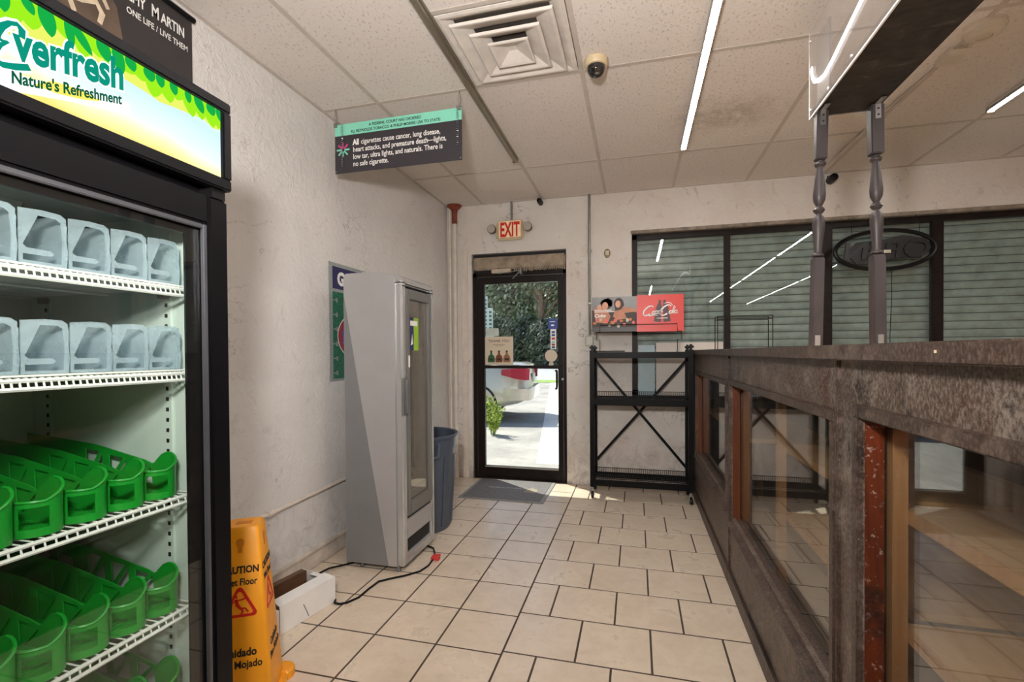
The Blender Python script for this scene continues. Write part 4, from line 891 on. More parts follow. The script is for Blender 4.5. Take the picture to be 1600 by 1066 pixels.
# ================================================================== BACK WALL FITTINGS
es = thing('exit_sign', 'beige exit sign with red letters and two lamp heads above door', 'sign', (-1.205, YB, 2.40))
build('housing', MB().box(-1.350, -1.065, YB-.055, YB, 2.405, 2.600, .022, 3), M_CREAM, es)
build('face_panel', MB().box(-1.315, -1.095, YB-.057, YB-.053, 2.425, 2.585, .0), plain('peach_exit_face', srgb(240, 206, 168), .4, emit=.12), es, False)
build('red_lettering', MB().text('EXIT', .195, (-1.205, YB-.0575, 2.436), X, Z, .001, .006, .50, 0, 'CENTER'), M_REDI, es, False)
for a in (-1.388, -1.022):
    lh = build('lamp_head', MB().lathe([(.024, .06), (.040, .045), (.045, .0), (.043, -.006)], (a, YB-.075, 2.515), 18, 'y').box(a-.012 if a > -1.2 else a, a if a > -1.2 else a+.05, YB-.03, YB-.01, 2.50, 2.53), plain('dark_lamp_rim', srgb(104, 92, 80), .5), es)
    build('lens', MB().lathe([(.039, -.010), (.039, -.004)], (a, YB-.075, 2.515), 18, 'y'), plain('grey_lens', srgb(176, 168, 156), .3), lh)
build('conduit_drop', MB().tube([(-1.195, YB-.018, 2.60), (-1.195, YB-.018, 2.788)], .011, 8), M_GALV, es)
tag(build('bullet_camera', MB().lathe([(.0, -.06), (.022, -.055), (.026, -.03), (.026, .03), (.0, .045)], (-.895, YB-.07, 2.742), 14, 'y').tube([(-.895, YB-.05, 2.75), (-.895, YB-.002, 2.775)], .009, 6), M_BLKP), 'small black bullet camera above the exit sign near the ceiling', 'camera')
tag(build('bullet_camera', MB().lathe([(.0, -.07), (.030, -.06), (.034, -.03), (.034, .03), (.0, .05)], (1.585, YB-.075, 2.715), 14, 'y').tube([(1.585, YB-.05, 2.73), (1.585, YB-.002, 2.76)], .011, 6), M_BLKP), 'small black bullet camera high behind the left spindle', 'camera')
cp = thing('conduit', 'grey metal conduit running down from ceiling to a junction box', 'pipe', (-.428, YB, 1.33))
build('pipe', MB().tube([(-.428, YB-.016, 1.44), (-.428, YB-.016, 2.788)], .0125, 10), M_GALV, cp)
build('junction_box', MB().box(-.475, -.385, YB-.04, YB, 1.335, 1.445, .014, 3), plain('grey_junction_box', srgb(168, 164, 152), .45, .3), cp)
for z_ in (2.25, 1.75): build('pipe_strap', MB().box(-.45, -.405, YB-.032, YB, z_-.008, z_+.008, .003), M_GALV, cp)
build('wall_plate', MB().box(-.505, -.445, YB-.012, YB, 2.205, 2.315, .003), M_WPIPE, cp)
vc = thing('door_chime', 'small oval brass-rimmed chime button on the wall left of window', 'fitting', (-.262, YB, 2.18))
build('rim', MB().lathe([(.040, 0), (.040, -.012), (.030, -.018)], (0, 0, 0), 20, 'y'), plain('aged_brass', srgb(150, 134, 96), .4, .4), vc).matrix_basis = Matrix.Translation((0, 0, .04)) @ Matrix.Diagonal((.75, 1, 1.05, 1))
for o in list(vc.children): o.data.transform(Matrix.Translation(Vector((-.262, YB, 2.18))))
build('face', MB().box(-.28, -.244, YB-.021, YB-.016, 2.20, 2.245, .004), M_CREAMW, vc)
# corner pipes
p1 = thing('corner_pipe', 'white painted riser pipe in the corner with red rust on top', 'pipe', (-1.79, YB-.05, 0))
build('pipe', MB().tube([(-1.788, YB-.045, .001), (-1.788, YB-.045, 2.70)], .022, 12), M_WPIPE, p1)
build('rusted_collar', MB().lathe([(.024, 2.60), (.027, 2.62), (.026, 2.70), (.03, 2.74), (.062, 2.765), (.075, 2.788)], (-1.788, YB-.05, 0), 16), M_RUST, p1)
p2 = tag(build('corner_pipe', MB().tube([(-1.845, YB-.035, .001), (-1.845, YB-.035, 2.786)], .015, 10), M_WPIPE), 'thinner white pipe deep in the corner left of the riser', 'pipe')
tag(build('corner_strip', MB().box(-1.73, -1.665, YB-.018, YB, .001, 2.35, .006, 2), M_WPIPE), 'white vertical board strip between the corner pipe and door frame', 'trim')
# wall raceway
mb = MB().tube([(XW+.012, 1.10, .405), (XW+.012, 2.05, .44), (XW+.013, 2.10, .438), (XW+.012, 3.2, .462), (XW+.012, 4.4, .47)], .011, 8).lathe([(.018, -.02), (.018, .02)], (XW+.013, 2.10, .438), 10, 'y')
tag(build('wall_conduit', mb, M_WPIPE), 'painted conduit running low along the left wall', 'pipe')

# ================================================================== DOOR STICKERS / MAT
th = thing('thank_you_card', 'cream thank-you card with three bottles stuck on the door glass', 'notice', (-1.355, FY0+.01, 1.155))
TY = FY0+.018
build('card', MB().box(-1.503, -1.205, TY-.002, TY, 1.160, 1.448), M_CREAMP, th, False)
build('lettering', MB().text('THANK YOU', .036, (-1.355, TY-.0028, 1.392), X, Z, .0006, .0006, .95, 0, 'CENTER', None, 1.15).box(-1.42, -1.29, TY-.0028, TY-.002, 1.366, 1.370).box(-1.40, -1.31, TY-.0028, TY-.002, 1.352, 1.355), plain('brown_print', srgb(112, 92, 76), .5), th, False)
for cx, m_, nm in ((-1.437, plain('green_bottle_print', srgb(40, 96, 52), .4), 'green'), (-1.355, plain('amber_bottle_print', srgb(120, 62, 32), .4), 'amber'), (-1.273, plain('tan_bottle_print', srgb(150, 104, 70), .4), 'tan')):
    b_ = build('printed_bottle', MB().prism([(cx+a*1.1, 1.186+b) for a, b in ((-.032, 0), (.032, 0), (.036, .03), (.028, .065), (.010, .082), (.009, .105), (-.009, .105), (-.010, .082), (-.028, .065), (-.036, .03))], (0, TY-.0022, 0), X, Z, .0006), m_, th, False)
    build('printed_cap', MB().box(cx-.011, cx+.011, TY-.0032, TY-.0028, 1.29, 1.306).box(cx-.022, cx+.022, TY-.0034, TY-.0028, 1.205, 1.228), plain('black_bottle_label', srgb(52, 40, 36), .5), b_, False)
tag(build('paper_slip', MB().box(-1.50, -1.36, TY+.012, TY+.014, 1.455, 1.535), M_WHTI, None, False), 'small white paper slip on the door above the thank-you card', 'notice')
cs_ = thing('card_stickers', 'column of payment stickers at the right edge of door glass', 'sticker', (-.80, TY, 1.30))
build('blue_sticker', MB().box(-.845, -.752, TY-.002, TY, 1.515, 1.615), M_BLUEI, cs_, False)
build('white_strip', MB().box(-.822, -.765, TY-.0016, TY, 1.315, 1.515), M_WHTI, cs_, False)
for z_, m_ in ((1.485, M_BLUEI), (1.455, M_BLUEI), (1.42, M_REDI), (1.385, M_PALEB), (1.36, M_CRIM), (1.335, M_TEAL)): build('card_logo', MB().box(-.81, -.777, TY-.0026, TY-.0016, z_-.010, z_+.010), m_, cs_, False)
build('sticker_print', MB().box(-.83, -.775, TY-.0028, TY-.002, 1.585, 1.592).box(-.815, -.785, TY-.0028, TY-.002, 1.545, 1.56), M_WHTI, cs_, False)
tag(build('round_sticker', MB().lathe([(.062, -.003), (.062, 0)], (-.817, TY, 1.250), 24, 'y'), M_CREAMP), 'large round cream sticker low on the door glass', 'sticker')
tag(build('round_sticker', MB().lathe([(.024, -.003), (.024, 0)], (-.817, TY, 1.168), 18, 'y'), M_CREAMP), 'small round cream sticker just above the crash bar', 'sticker')
mt = thing('door_mat', 'charcoal rubber mat with worn marks before the glass door', 'mat', (-1.15, 4.27, 0))
build('border', MB().box(-1.535, -.765, 3.94, 4.595, .0005, .006, .002), M_MATB, mt)
build('ribbed_field', MB().box(-1.505, -.80, 3.975, 4.57, .006, .009), M_MAT, mt, False)
random.seed(21); mb = MB()
for k in range(30):
    x_ = -1.36+.012*k*1.0; mb.box(x_, x_+random.uniform(.004, .010), 4.30+random.uniform(-.01, .01), 4.315+random.uniform(0, .015), .009, .0098)
tag(build('worn_print', mb, M_MATM, mt, False), kind='stuff')
build('worn_emblem', MB().prism([(-1.0, 4.21), (-.90, 4.20), (-.88, 4.26), (-.90, 4.33), (-.93, 4.335), (-.935, 4.36), (-.955, 4.36), (-.96, 4.335), (-.99, 4.33)], (0, 0, .009), X, Y, .0008), M_MATE, mt, False)

# ================================================================== TRASH CAN
tc = thing('trash_can', 'slate blue round plastic trash can behind the silver cooler', 'trash can', (-1.56, 3.25, 0))
tc_o = (-1.56, 3.25, 0)
build('barrel', MB().lathe([(.0, .004), (.215, .0), (.222, .012), (.226, .03), (.262, .60), (.268, .60), (.270, .67), (.281, .672), (.283, .690), (.276, .694), (.262, .688), (.256, .60), (.216, .03), (.0, .02)], tc_o, 40, 'z', False), M_CANB, tc)
mb = MB()
for k in range(12):
    a = 2*math.pi*(k+.3)/12; c_, s_ = math.cos(a), math.sin(a)
    mb.bar((tc_o[0]+c_*.228, tc_o[1]+s_*.228, .04), (tc_o[0]+c_*.258, tc_o[1]+s_*.258, .54), .035, .012, (c_, s_, 0))
build('ribs', mb, M_CANB, tc, False)
for a in (R(-52), R(128)):
    c_, s_ = math.cos(a), math.sin(a); P_ = lambda r_, t_, z_: (tc_o[0]+c_*r_-s_*t_, tc_o[1]+s_*r_+c_*t_, z_)
    build('side_handle', MB().tube([P_(.262, -.07, .64), P_(.285, -.068, .64), P_(.290, -.06, .56), P_(.288, 0, .545), P_(.290, .06, .56), P_(.285, .068, .64), P_(.262, .07, .64)], .013, 8), M_CANB, tc)

# ================================================================== HANGING NOTICE
hs = thing('hanging_notice', 'turquoise and black cigarette warning board hung from the ceiling', 'sign', (-1.375, 2.58, 2.39))
build('board', MB().box(-1.792, -.962, 2.579, 2.585, 2.392, 2.620), M_CHAR, hs, False)
build('turquoise_band', MB().box(-1.792, -.962, 2.579, 2.585, 2.620, 2.690), M_TURQ, hs, False)
for k, tx_ in enumerate(('A FEDERAL COURT HAS ORDERED', 'R.J. REYNOLDS TOBACCO & PHILIP MORRIS USA TO STATE:')):
    build('black_lettering', MB().text(tx_, .0235, (-1.385, 2.5785, 2.660-.029*k), X, Z, .0006, .0004, .94, 0, 'CENTER'), M_BLKI, hs, False)
for k, tx_ in enumerate(('cigarettes cause cancer, lung disease,', 'heart attacks, and premature death\u2014lights,', 'low tar, ultra lights, and naturals. There is', 'no safe cigarette.')):
    mb = MB().text(tx_, .0435, ((-1.612 if k == 0 else -1.667), 2.5785, 2.557-.0435*k), X, Z, .0006, .0005, .80)
    if k == 0: mb.text('All', .0455, (-1.667, 2.5785, 2.557), X, Z, .0006, .0024, .82)
    build('white_lettering', mb, M_WHTI, hs, False)
mb = MB(); mbp = MB()
for k in range(8):
    a = math.pi*k/4; (mbp if k in (1, 2, 3) else mb).bar((-1.735+.010*math.cos(a), 2.578, 2.533+.010*math.sin(a)), (-1.735+.044*math.cos(a), 2.578, 2.533+.044*math.sin(a)), .010, .0012, (0, 1, 0))
build('turquoise_star', mb, M_TURQ, hs, False); build('magenta_star', mbp, M_PINKI, hs, False)
for xs0, z0, z1 in ((-1.737, 2.43, 2.688), (-.985, 2.475, 2.70)):
    pts = []
    for k in range(100): a = k*1.25; pts.append((xs0+.007*math.cos(a), 2.570+.006*math.sin(a), z1-(z1-z0)*k/99))
    build('hanging_spring', MB().tube(pts, .0013, 4), M_STEEL, hs)
for xs0 in (-1.786, -.975):
    build('ceiling_wire', MB().tube([(xs0, 2.582, 2.685), (xs0+.008, 2.582, 2.735), (xs0, 2.582, 2.788)], .0017, 5).tube([(xs0, 2.582, 2.685), (xs0-.008, 2.582, 2.745), (xs0, 2.582, 2.788)], .0012, 5).box(xs0-.010, xs0+.010, 2.572, 2.590, 2.675, 2.700), M_GALV, hs)
for a, b in ((-1.785, 2.402), (-.970, 2.402), (-.970, 2.68)): build('corner_screw', MB().lathe([(.004, -.001), (.004, .001)], (a, 2.578, b), 8, 'y'), M_STEEL, hs)

# ================================================================== POSTER AND BANNER ON THE LEFT WALL
gp = thing('growth_chart', 'green and navy sports wall chart half hidden behind the silver cooler', 'poster', (XW, 2.95, 1.105))
GX = XW+.006
build('sheet', MB().box(XW+.002, GX, 2.630, 3.27, 1.108, 1.872), M_SPEC, gp, False)
build('navy_header', MB().box(GX, GX+.0008, 2.665, 3.235, 1.705, 1.848), M_NAVY, gp, False)
build('green_field', MB().box(GX, GX+.0008, 2.665, 3.235, 1.122, 1.685), M_GRN, gp, False)
build('white_lettering', MB().text('GO TEAM' if False else 'GO', .115, (GX+.0012, 2.715, 1.735), Y, Z, .0006, .006, .95), M_WHTI, gp, False)
mb = MB()
for k in range(6): mb.box(GX+.0008, GX+.0014, 2.668, 2.70, 1.155+.0945*k, 1.163+.0945*k).box(GX+.0008, GX+.0014, 2.695+.004*(k % 2), 2.715, 1.145+.0945*k, 1.172+.0945*k)
build('ruler_marks', mb, M_SPEC, gp, False)
cc_ = lambda r1, r2: [(2.905+r1*math.cos(2*math.pi*k/32), 1.40+r2*math.sin(2*math.pi*k/32)) for k in range(32)]
build('white_ring', MB().prism(cc_(.195, .150), (GX+.001, 0, 0), Y, Z, .0005), M_WHTI, gp, False)
build('crimson_ring', MB().prism(cc_(.188, .143), (GX+.0015, 0, 0), Y, Z, .0006), M_CRIM, gp, False)
build('violet_edge', MB().prism([(a+(.012 if k % 3 else -.004), b) for k, (a, b) in enumerate(cc_(.150, .118))], (GX+.0021, 0, 0), Y, Z, .0005), M_LILAC, gp, False)
build('teal_centre', MB().prism([(a+(.010 if k % 3 else -.002), b) for k, (a, b) in enumerate(cc_(.138, .110))], (GX+.0026, 0, 0), Y, Z, .0005), M_TEAL, gp, False)
bn = thing('wall_banner', 'charcoal liquor banner with white lettering high above the black fridge', 'banner', (XW, 1.2, 2.0))
BX = XW+.018
build('sheet', MB().box(XW+.006, BX, .55, 1.672, 1.97, 2.735), M_BANN, bn, False)
build('top_rail', MB().tube([(XW+.02, .54, 2.742), (XW+.02, 1.682, 2.742)], .012, 8), M_BLKP, bn)
build('bronze_haze', MB().prism([(.85, 2.1), (1.20, 2.08), (1.34, 2.30), (1.38, 2.48), (1.36, 2.58), (1.30, 2.66), (1.15, 2.70), (.85, 2.72)], (BX, 0, 0), Y, Z, .0005), M_BANB, bn, False)
build('white_lettering', MB().text('RÉMY', .058, (BX+.001, 1.378, 2.640), Y, Z, .0006, .0012, .62), M_WHTI, bn, False)
build('white_lettering', MB().text('M', .068, (BX+.001, 1.492, 2.640), Y, Z, .0006, .0014, .62).text('ARTIN', .058, (BX+.001, 1.532, 2.640), Y, Z, .0006, .0012, .62), M_WHTI, bn, False)
build('white_lettering', MB().text('ONE LIFE / LIVE THEM', .034, (BX+.001, 1.395, 2.588), Y, Z, .0006, .0003, .78), M_WHTI, bn, False)
mb = MB()
for q, ww in (([(1.02, 2.60), (1.10, 2.55), (1.18, 2.52), (1.24, 2.53), (1.29, 2.55), (1.31, 2.52), (1.30, 2.48)], [.06, .055, .04, .03, .022, .02, .016]), ([(1.05, 2.66), (1.14, 2.62), (1.21, 2.57), (1.20, 2.52), (1.22, 2.47)], [.05, .045, .03, .02, .016]), ([(1.20, 2.62), (1.26, 2.59), (1.31, 2.585), (1.33, 2.55)], [.03, .026, .018, .014]), ([(1.0, 2.50), (1.1, 2.47), (1.19, 2.44), (1.18, 2.39), (1.20, 2.36)], [.05, .04, .03, .02, .016])):
    mb.stroke(q, ww, (BX+.0008, 0, 0), Y, Z, .0006)
build('pale_horse_legs', mb, M_BONE, bn, False)

# ================================================================== CEILING FITTINGS
vt = thing('air_vent', 'dusty white square ceiling air diffuser with nested louvers', 'vent', (-.5815, 2.275, ZC-.05))
vx, vy = -.5815, 2.2765
def sqring(s0, z0, s1, z1, s2=None, z2=None, th=.006):
    q = lambda s_, z_: [(vx-s_, vy-s_, z_), (vx+s_, vy-s_, z_), (vx+s_, vy+s_, z_), (vx-s_, vy+s_, z_)]
    return [q(s0, z0), q(s1, z1), q(s1-.012, z1+.001), q(s0-th, z0+.001)]
vq = lambda prof: [[(vx-a, vy-a, z_), (vx+a, vy-a, z_), (vx+a, vy+a, z_), (vx-a, vy+a, z_)] for a, z_ in prof]
build('flange', MB().loft(vq(((.289, ZC-.001), (.289, ZC-.006), (.275, ZC-.009), (.262, ZC-.007), (.222, ZC+.012), (.222, ZC+.018))), True, False), M_VENT, vt, False)
build('dark_throat', MB().box(vx-.24, vx+.24, vy-.24, vy+.24, ZC+.012, ZC+.018), plain('dusty_dark_throat', srgb(70, 62, 56), .9, 0, .3, 14), vt, False)
for s_, zb, zt, si in ((.238, ZC-.026, ZC+.006, .150), (.166, ZC-.036, ZC-.002, .085)):
    build('louver', MB().loft(vq(((si, zt), (s_-.030, zb+.008), (s_-.014, zb), (s_-.004, zb-.001), (s_, zb+.003), (s_+.001, zb+.010), (s_-.012, zb+.012), (si, zt+.004))), True, False), M_VENT, vt, False)
build('centre_cone', MB().loft(vq(((.02, ZC-.012), (.078, ZC-.042), (.090, ZC-.046), (.097, ZC-.044), (.097, ZC-.036), (.03, ZC+.0))), True, True), M_VENT, vt, False)
build('centre_screw', MB().lathe([(.006, ZC-.010), (.006, ZC-.004)], (vx, vy, 0), 10), M_STEEL, vt)
dc = thing('dome_camera', 'cream ceiling dome camera with smoked bubble beside the vent', 'camera', (-.195, 2.505, ZC-.10))
do = (-.195, 2.505, 0)
build('base', MB().lathe([(.060, ZC-.001), (.060, ZC-.028), (.055, ZC-.036), (.048, ZC-.038)], do, 28), M_CREAM, dc)
build('smoked_bubble', MB().lathe([(.047, ZC-.036)]+[(.047*math.cos(R(a)), ZC-.042-.047*math.sin(R(a))) for a in range(0, 91, 10)], do, 24, 'z', False), plain('smoked_black_dome', srgb(24, 21, 22), .06, 0, .05, coat=1.0), dc)
build('lens', MB().lathe([(.0, ZC-.086), (.014, ZC-.082), (.014, ZC-.06)], (-.19, 2.49, 0), 12), M_STEEL, dc)
sdv = thing('smoke_detector', 'round off-white smoke detector on the ceiling behind overhead shelf', 'detector', (1.575, 2.72, ZC-.05))
build('base', MB().lathe([(.078, ZC-.001), (.078, ZC-.018), (.072, ZC-.024)], (1.575, 2.72, 0), 28), M_CREAMW, sdv)
build('dome', MB().lathe([(.070, ZC-.022), (.066, ZC-.038), (.05, ZC-.048), (.03, ZC-.05), (.03, ZC-.046), (.0, ZC-.046)], (1.575, 2.72, 0), 28, 'z', False), M_CREAMW, sdv)
msn = thing('motion_sensor', 'angular off-white sensor beside the round smoke detector', 'detector', (1.56, 2.92, ZC-.05))
build('body', MB().loft([[(1.515, 2.86, ZC-.001), (1.605, 2.86, ZC-.001), (1.605, 2.98, ZC-.001), (1.515, 2.98, ZC-.001)], [(1.515, 2.86, ZC-.02), (1.605, 2.86, ZC-.02), (1.605, 2.98, ZC-.03), (1.515, 2.98, ZC-.03)], [(1.525, 2.885, ZC-.035), (1.595, 2.885, ZC-.035), (1.595, 2.96, ZC-.045), (1.525, 2.96, ZC-.045)]]), M_CREAMW, msn, False)
build('lens_strip', MB().box(1.53, 1.59, 2.856, 2.861, ZC-.016, ZC-.006), plain('lens_grey', srgb(170, 162, 150), .3), msn, False)
tag(build('ceiling_cable', MB().tube([(1.555, 2.98, ZC-.008), (1.52, 3.4, ZC-.008), (1.50, 4.0, ZC-.008), (1.49, 4.595, ZC-.008)], .007, 6), M_TBAR), 'pale cable running across the ceiling from the sensor to back wall', 'cable')
def tube_light(x, y0, y1, label, on=True, w_=.017):
    t = thing('tube_light', label, 'light', (x, (y0+y1)/2, ZC-.036), 'slim ceiling tube lights')
    build('housing', MB().box(x-w_-.004, x+w_+.004, y0, y1, ZC-.020, ZC-.002, .003), M_TBAR if on else M_LEDOFF, t)
    if on:
        build('diffuser', MB().box(x-w_+.001, x+w_-.001, y0+.013, y1-.013, ZC-.031, ZC-.028), M_LED, t, False)
        for sx_ in (-1, 1): build('side_shield', MB().box(x+sx_*(w_+.002)-.002, x+sx_*(w_+.002)+.002, y0, y1, ZC-.034, ZC-.018), M_STEEL, t, False)  # lips added to keep the lamp's own light off the ceiling
    else: build('tube', MB().lathe([(w_*.9, y0+.012), (w_*.9, y1-.012)], (x, 0, ZC-.025), 10, 'y'), M_LEDOFF, t)
    for y_ in (y0, y1-.014): build('end_cap', MB().box(x-w_-.003, x+w_+.003, y_, y_+.014, ZC-.042, ZC-.003, .003), M_CREAM if on else M_LEDOFF, t)
tube_light(-.897, 1.15, 3.585, 'unlit grey tube light on the ceiling left of the vent', False, .019)
tube_light(.338, 1.24, 3.69, 'long lit tube light on the ceiling above the aisle')
tube_light(2.125, 1.20, 3.62, 'lit tube light on the ceiling at the right edge')
for x, y1, lab in ((2.125, 1.10, 'first lit tube light behind the right-edge tube, outside the picture'), (2.125, -1.4, 'second lit tube light behind the right-edge tube, outside the picture'), (2.125, -3.9, 'third lit tube light behind the right-edge tube, outside the picture'), (3.345, .6, 'lit tube light far right over the shop floor, outside the picture'), (3.345, -1.9, 'lit tube light far right behind the photographer'), (3.345, -4.4, 'lit tube light far right near the rear wall'), (.338, -1.6, 'lit tube light on the ceiling behind the photographer'), (.338, -4.2, 'lit tube light near the rear wall on the left side')):
    tube_light(x, y1-2.44, y1, lab)

# ================================================================== FLOOR CLUTTER
cn = thing('wet_floor_cone', 'yellow four-sided wet floor cone beside the black fridge', 'cone', (-1.405, 1.445, 0), None, R(44.2-13), True)
hb, ht, H_ = .108, .056, .66
def sq(h, z): return [(-h, -h, z), (h, -h, z), (h, h, z), (-h, h, z)]
def rsq(h, z, r_): 
    pts = []
    for cx, cy, a0 in ((h-r_, -h+r_, -90), (h-r_, h-r_, 0), (-h+r_, h-r_, 90), (-h+r_, -h+r_, 180)):
        for k in range(4): a = R(a0+30*k); pts.append((cx+r_*math.cos(a), cy+r_*math.sin(a), z))
    return pts
build('body', MB().loft([rsq(hb, .03, .012), rsq(ht+.004, H_-.015, .012), rsq(ht-.004, H_, .012)]), M_YEL, cn)
mb = MB().loft([rsq(.128, 0, .03), rsq(.130, .02, .03), rsq(.120, .035, .03)])
for a, b in ((1, 1), (1, -1), (-1, 1), (-1, -1)): mb.lathe([(.045, 0), (.045, .028), (.036, .036), (0, .038)], (.105*a, .105*b, 0), 14)
build('base', mb, M_YEL, cn)
build('top_slot', MB().box(-.026, .026, -.014, .014, H_-.001, H_+.0012), M_YELD, cn, False)
sl = (hb-ht-.004)/(H_-.045)
for rz in range(4):
    Rm = Matrix.Rotation(math.pi/2*rz, 4, 'Z')
    # plane of the face: x across, v up the slope
    U_ = Rm @ Vector((1, 0, 0)); V_ = Rm @ Vector((0, sl, 1)).normalized(); O_ = Rm @ Vector((0, -hb-.0008, .03))
    if rz == 1: lab = 'faded'
    for tx_, sz_, vv_, bo_, xs_ in (('CAUTION', .034, .474, .0012, .80), ('Wet Floor', .033, .432, .0008, .78), ('Cuidado', .038, .187, .0012, .85), ('Piso Mojado', .036, .147, .0009, .82)):
        build('black_lettering', MB().text(tx_, sz_, O_+V_*vv_, U_, V_, .0008, bo_, xs_, 0, 'CENTER'), M_BLKI, cn, False)
    def rtri(h, r_):
        pts = []
        for k in range(3):
            a = R(90+120*k); cx, cy = (h-r_*2)*math.cos(a), (h-r_*2)*math.sin(a)
            for j in range(5): b = R(90+120*k-60+30*j); pts.append((cx+r_*math.cos(b), .235-.012+cy*1.05+r_*math.sin(b)))
        return pts
    OP = O_; O_ = O_+V_*.137
    mb = MB().holes([rtri(.074, .012), [(a*.74, .223+(b-.223)*.74) for a, b in rtri(.074, .010)]], O_, U_, V_, .001)
    mb.prism(disc(-.012, .256, .0055, .0055, 10), O_, U_, V_, .0006)
    mb.stroke([(-.012, .248), (-.008, .228), (.002, .215)], [.010, .012, .009], O_, U_, V_, .0006).stroke([(.0, .218), (.010, .205), (.004, .192)], .006, O_, U_, V_, .0006).stroke([(-.004, .216), (.018, .214), (.028, .200)], .006, O_, U_, V_, .0006).stroke([(-.010, .243), (.008, .245), (.022, .25)], .005, O_, U_, V_, .0006).stroke([(-.012, .244), (-.024, .236), (-.026, .226)], .005, O_, U_, V_, .0006)
    build('slip_pictogram', mb, M_REDI, cn, False)
    O_ = OP
    build('keyhole_mark', MB().prism(disc(.0, .580, .014, .016, 14), O_, U_, V_, .0007).prism([(-.007, .545), (.007, .545), (.009, .575), (-.009, .575)], O_, U_, V_, .0009), M_YELD, cn, False)
ctn = thing('carton', 'long low white carton lying open beside the wet floor cone', 'carton', (-1.512, 2.136, 0), None, R(-10.5), True)
CL = .62
ctn.scale = (1.15, 1, 1.35)
build('long_side', MB().box(-.004, 0, -.33, 0, .001, .095).box(-.0035, .0, -CL, -.335, .001, .088), M_CARD, ctn, False)
build('end_flap', MB().box(-.20, -.004, -.004, 0, .001, .093), M_CARD, ctn, False)
build('bottom', MB().box(-.20, -.004, -CL, -.004, .001, .005).box(-.20, -.196, -CL, -.004, .005, .07), M_CARD, ctn, False)
build('folded_flap', MB().loft([[(0, 0, .094), (0, -.33, .094), (-.055, -.32, .102), (-.055, -.01, .102)], [(0, 0, .097), (0, -.33, .097), (-.055, -.32, .105), (-.055, -.01, .105)]]).loft([[(0, -.34, .087), (0, -CL, .087), (-.045, -CL, .094), (-.045, -.35, .094)], [(0, -.34, .09), (0, -CL, .09), (-.045, -CL, .097), (-.045, -.35, .097)]]).box(-.13, -.055, -.03, -.004, .090, .094), M_CARD, ctn, False)
build('torn_slit', MB().bar((.001, -.20, .06), (.001, -.17, .008), .002, .002), M_PHDARK, ctn, False)
pm = None
for k in range(4):
    lab = ('brown floor plank lying nearest the carton flap', 'second brown floor plank in the white carton', 'third brown floor plank in the white carton', 'thicker brown floor plank at the wall side of the carton')[k]
    pk = build('floor_plank', MB().box(-.025, .025, -.29, .29, 0, .018 if k < 3 else .05, .002), M_PLANK, None, True, (0, 0, 0))
    a = -.165+.043*k if k < 3 else -.192+.0
    off = Matrix.Rotation(R(-10.5), 4, 'Z') @ Vector(((-.040, -.093, -.146, -.199)[k], -.312, 0))
    pk.location = Vector((-1.512, 2.136, .008)) + off + Vector((0, 0, .055)); pk.rotation_euler = (0, 0, R(-10.5))
    if k == 3: pk.scale = (.8, 1, 1.5)
    tag(pk, lab, 'plank', 'brown planks in the carton')
cb_ = [(-1.85, 2.30, .012), (-1.78, 2.38, .02), (-1.73, 2.47, .012), (-1.70, 2.53, .010)]
tag(build('power_cord', MB().tube([(-1.62, 2.60, .010), (-1.71, 2.50, .010), (-1.74, 2.40, .03), (-1.80, 2.28, .012), (-1.80, 2.20, .008)], .0055, 8), M_BLKP), 'black cord emerging behind the white carton by the wall', 'cord')
pts = [(-1.515, 2.14, .006), (-1.50, 2.112, .006), (-1.47, 2.108, .006), (-1.44, 2.128, .006), (-1.41, 2.19, .006), (-1.408, 2.28, .006), (-1.40, 2.37, .006), (-1.35, 2.42, .006), (-1.29, 2.47, .006), (-1.23, 2.54, .006), (-1.212, 2.62, .006), (-1.222, 2.72, .006), (-1.25, 2.80, .006), (-1.285, 2.86, .008), (-1.34, 2.88, .012)]
pc = thing('power_cord', 'black power cord curling on the tiles around the silver cooler', 'cord', (-1.35, 2.5, 0))
build('cable', MB().tube(pts, .0058, 8), M_BLKP, pc)
tag(build('red_plug', MB().loft([[(-1.235, 2.70, .012), (-1.235, 2.73, .012), (-1.225, 2.735, .03), (-1.225, 2.70, .03)], [(-1.185, 2.70, .001), (-1.185, 2.735, .001), (-1.18, 2.735, .034), (-1.18, 2.70, .034)]]), plain('red_plastic', srgb(214, 66, 60), .4), None, False), 'small red plastic scrap beside the black cord', 'scrap')

# ================================================================== OUTSIDE
car = thing('car', 'silver sedan parked outside, rear end seen through the glass door', 'car', (-1.95, 8.6, -.03), None, R(5.7), True)
def ring(x, zlo, zhi, w0, w1, zs=.62):
    c = .9; h = w0/2; g = w1/2
    return [(x, c-h+.05, zlo), (x, c-h, zlo+.12), (x, c-h-.01 if False else c-h, zs), (x, c-g, zhi-.03), (x, c-g+.07, zhi), (x, c+g-.07, zhi), (x, c+g, zhi-.03), (x, c+h, zs), (x, c+h, zlo+.12), (x, c+h-.05, zlo)]
st = [(-4.78, .35, .62, 1.45, 1.35), (-4.70, .25, .70, 1.66, 1.5), (-4.3, .22, .82, 1.78, 1.6), (-3.6, .22, .92, 1.80, 1.66), (-3.0, .22, .97, 1.80, 1.68), (-2.0, .22, 1.00, 1.80, 1.68), (-1.2, .24, 1.06, 1.80, 1.66), (-.6, .28, 1.11, 1.79, 1.62), (-.20, .36, 1.12, 1.76, 1.56), (-.06, .42, 1.08, 1.70, 1.50), (0.0, .50, .80, 1.60, 1.46)]
build('body', MB().loft([ring(*s_) for s_ in st]), M_CARP, car, True, None, 50)
gh = [(-3.35, .97, .98, 1.60), (-2.65, .97, 1.38, 1.36), (-2.2, .98, 1.45, 1.32), (-1.5, 1.02, 1.45, 1.32), (-1.0, 1.05, 1.36, 1.34), (-.42, 1.10, 1.12, 1.50)]
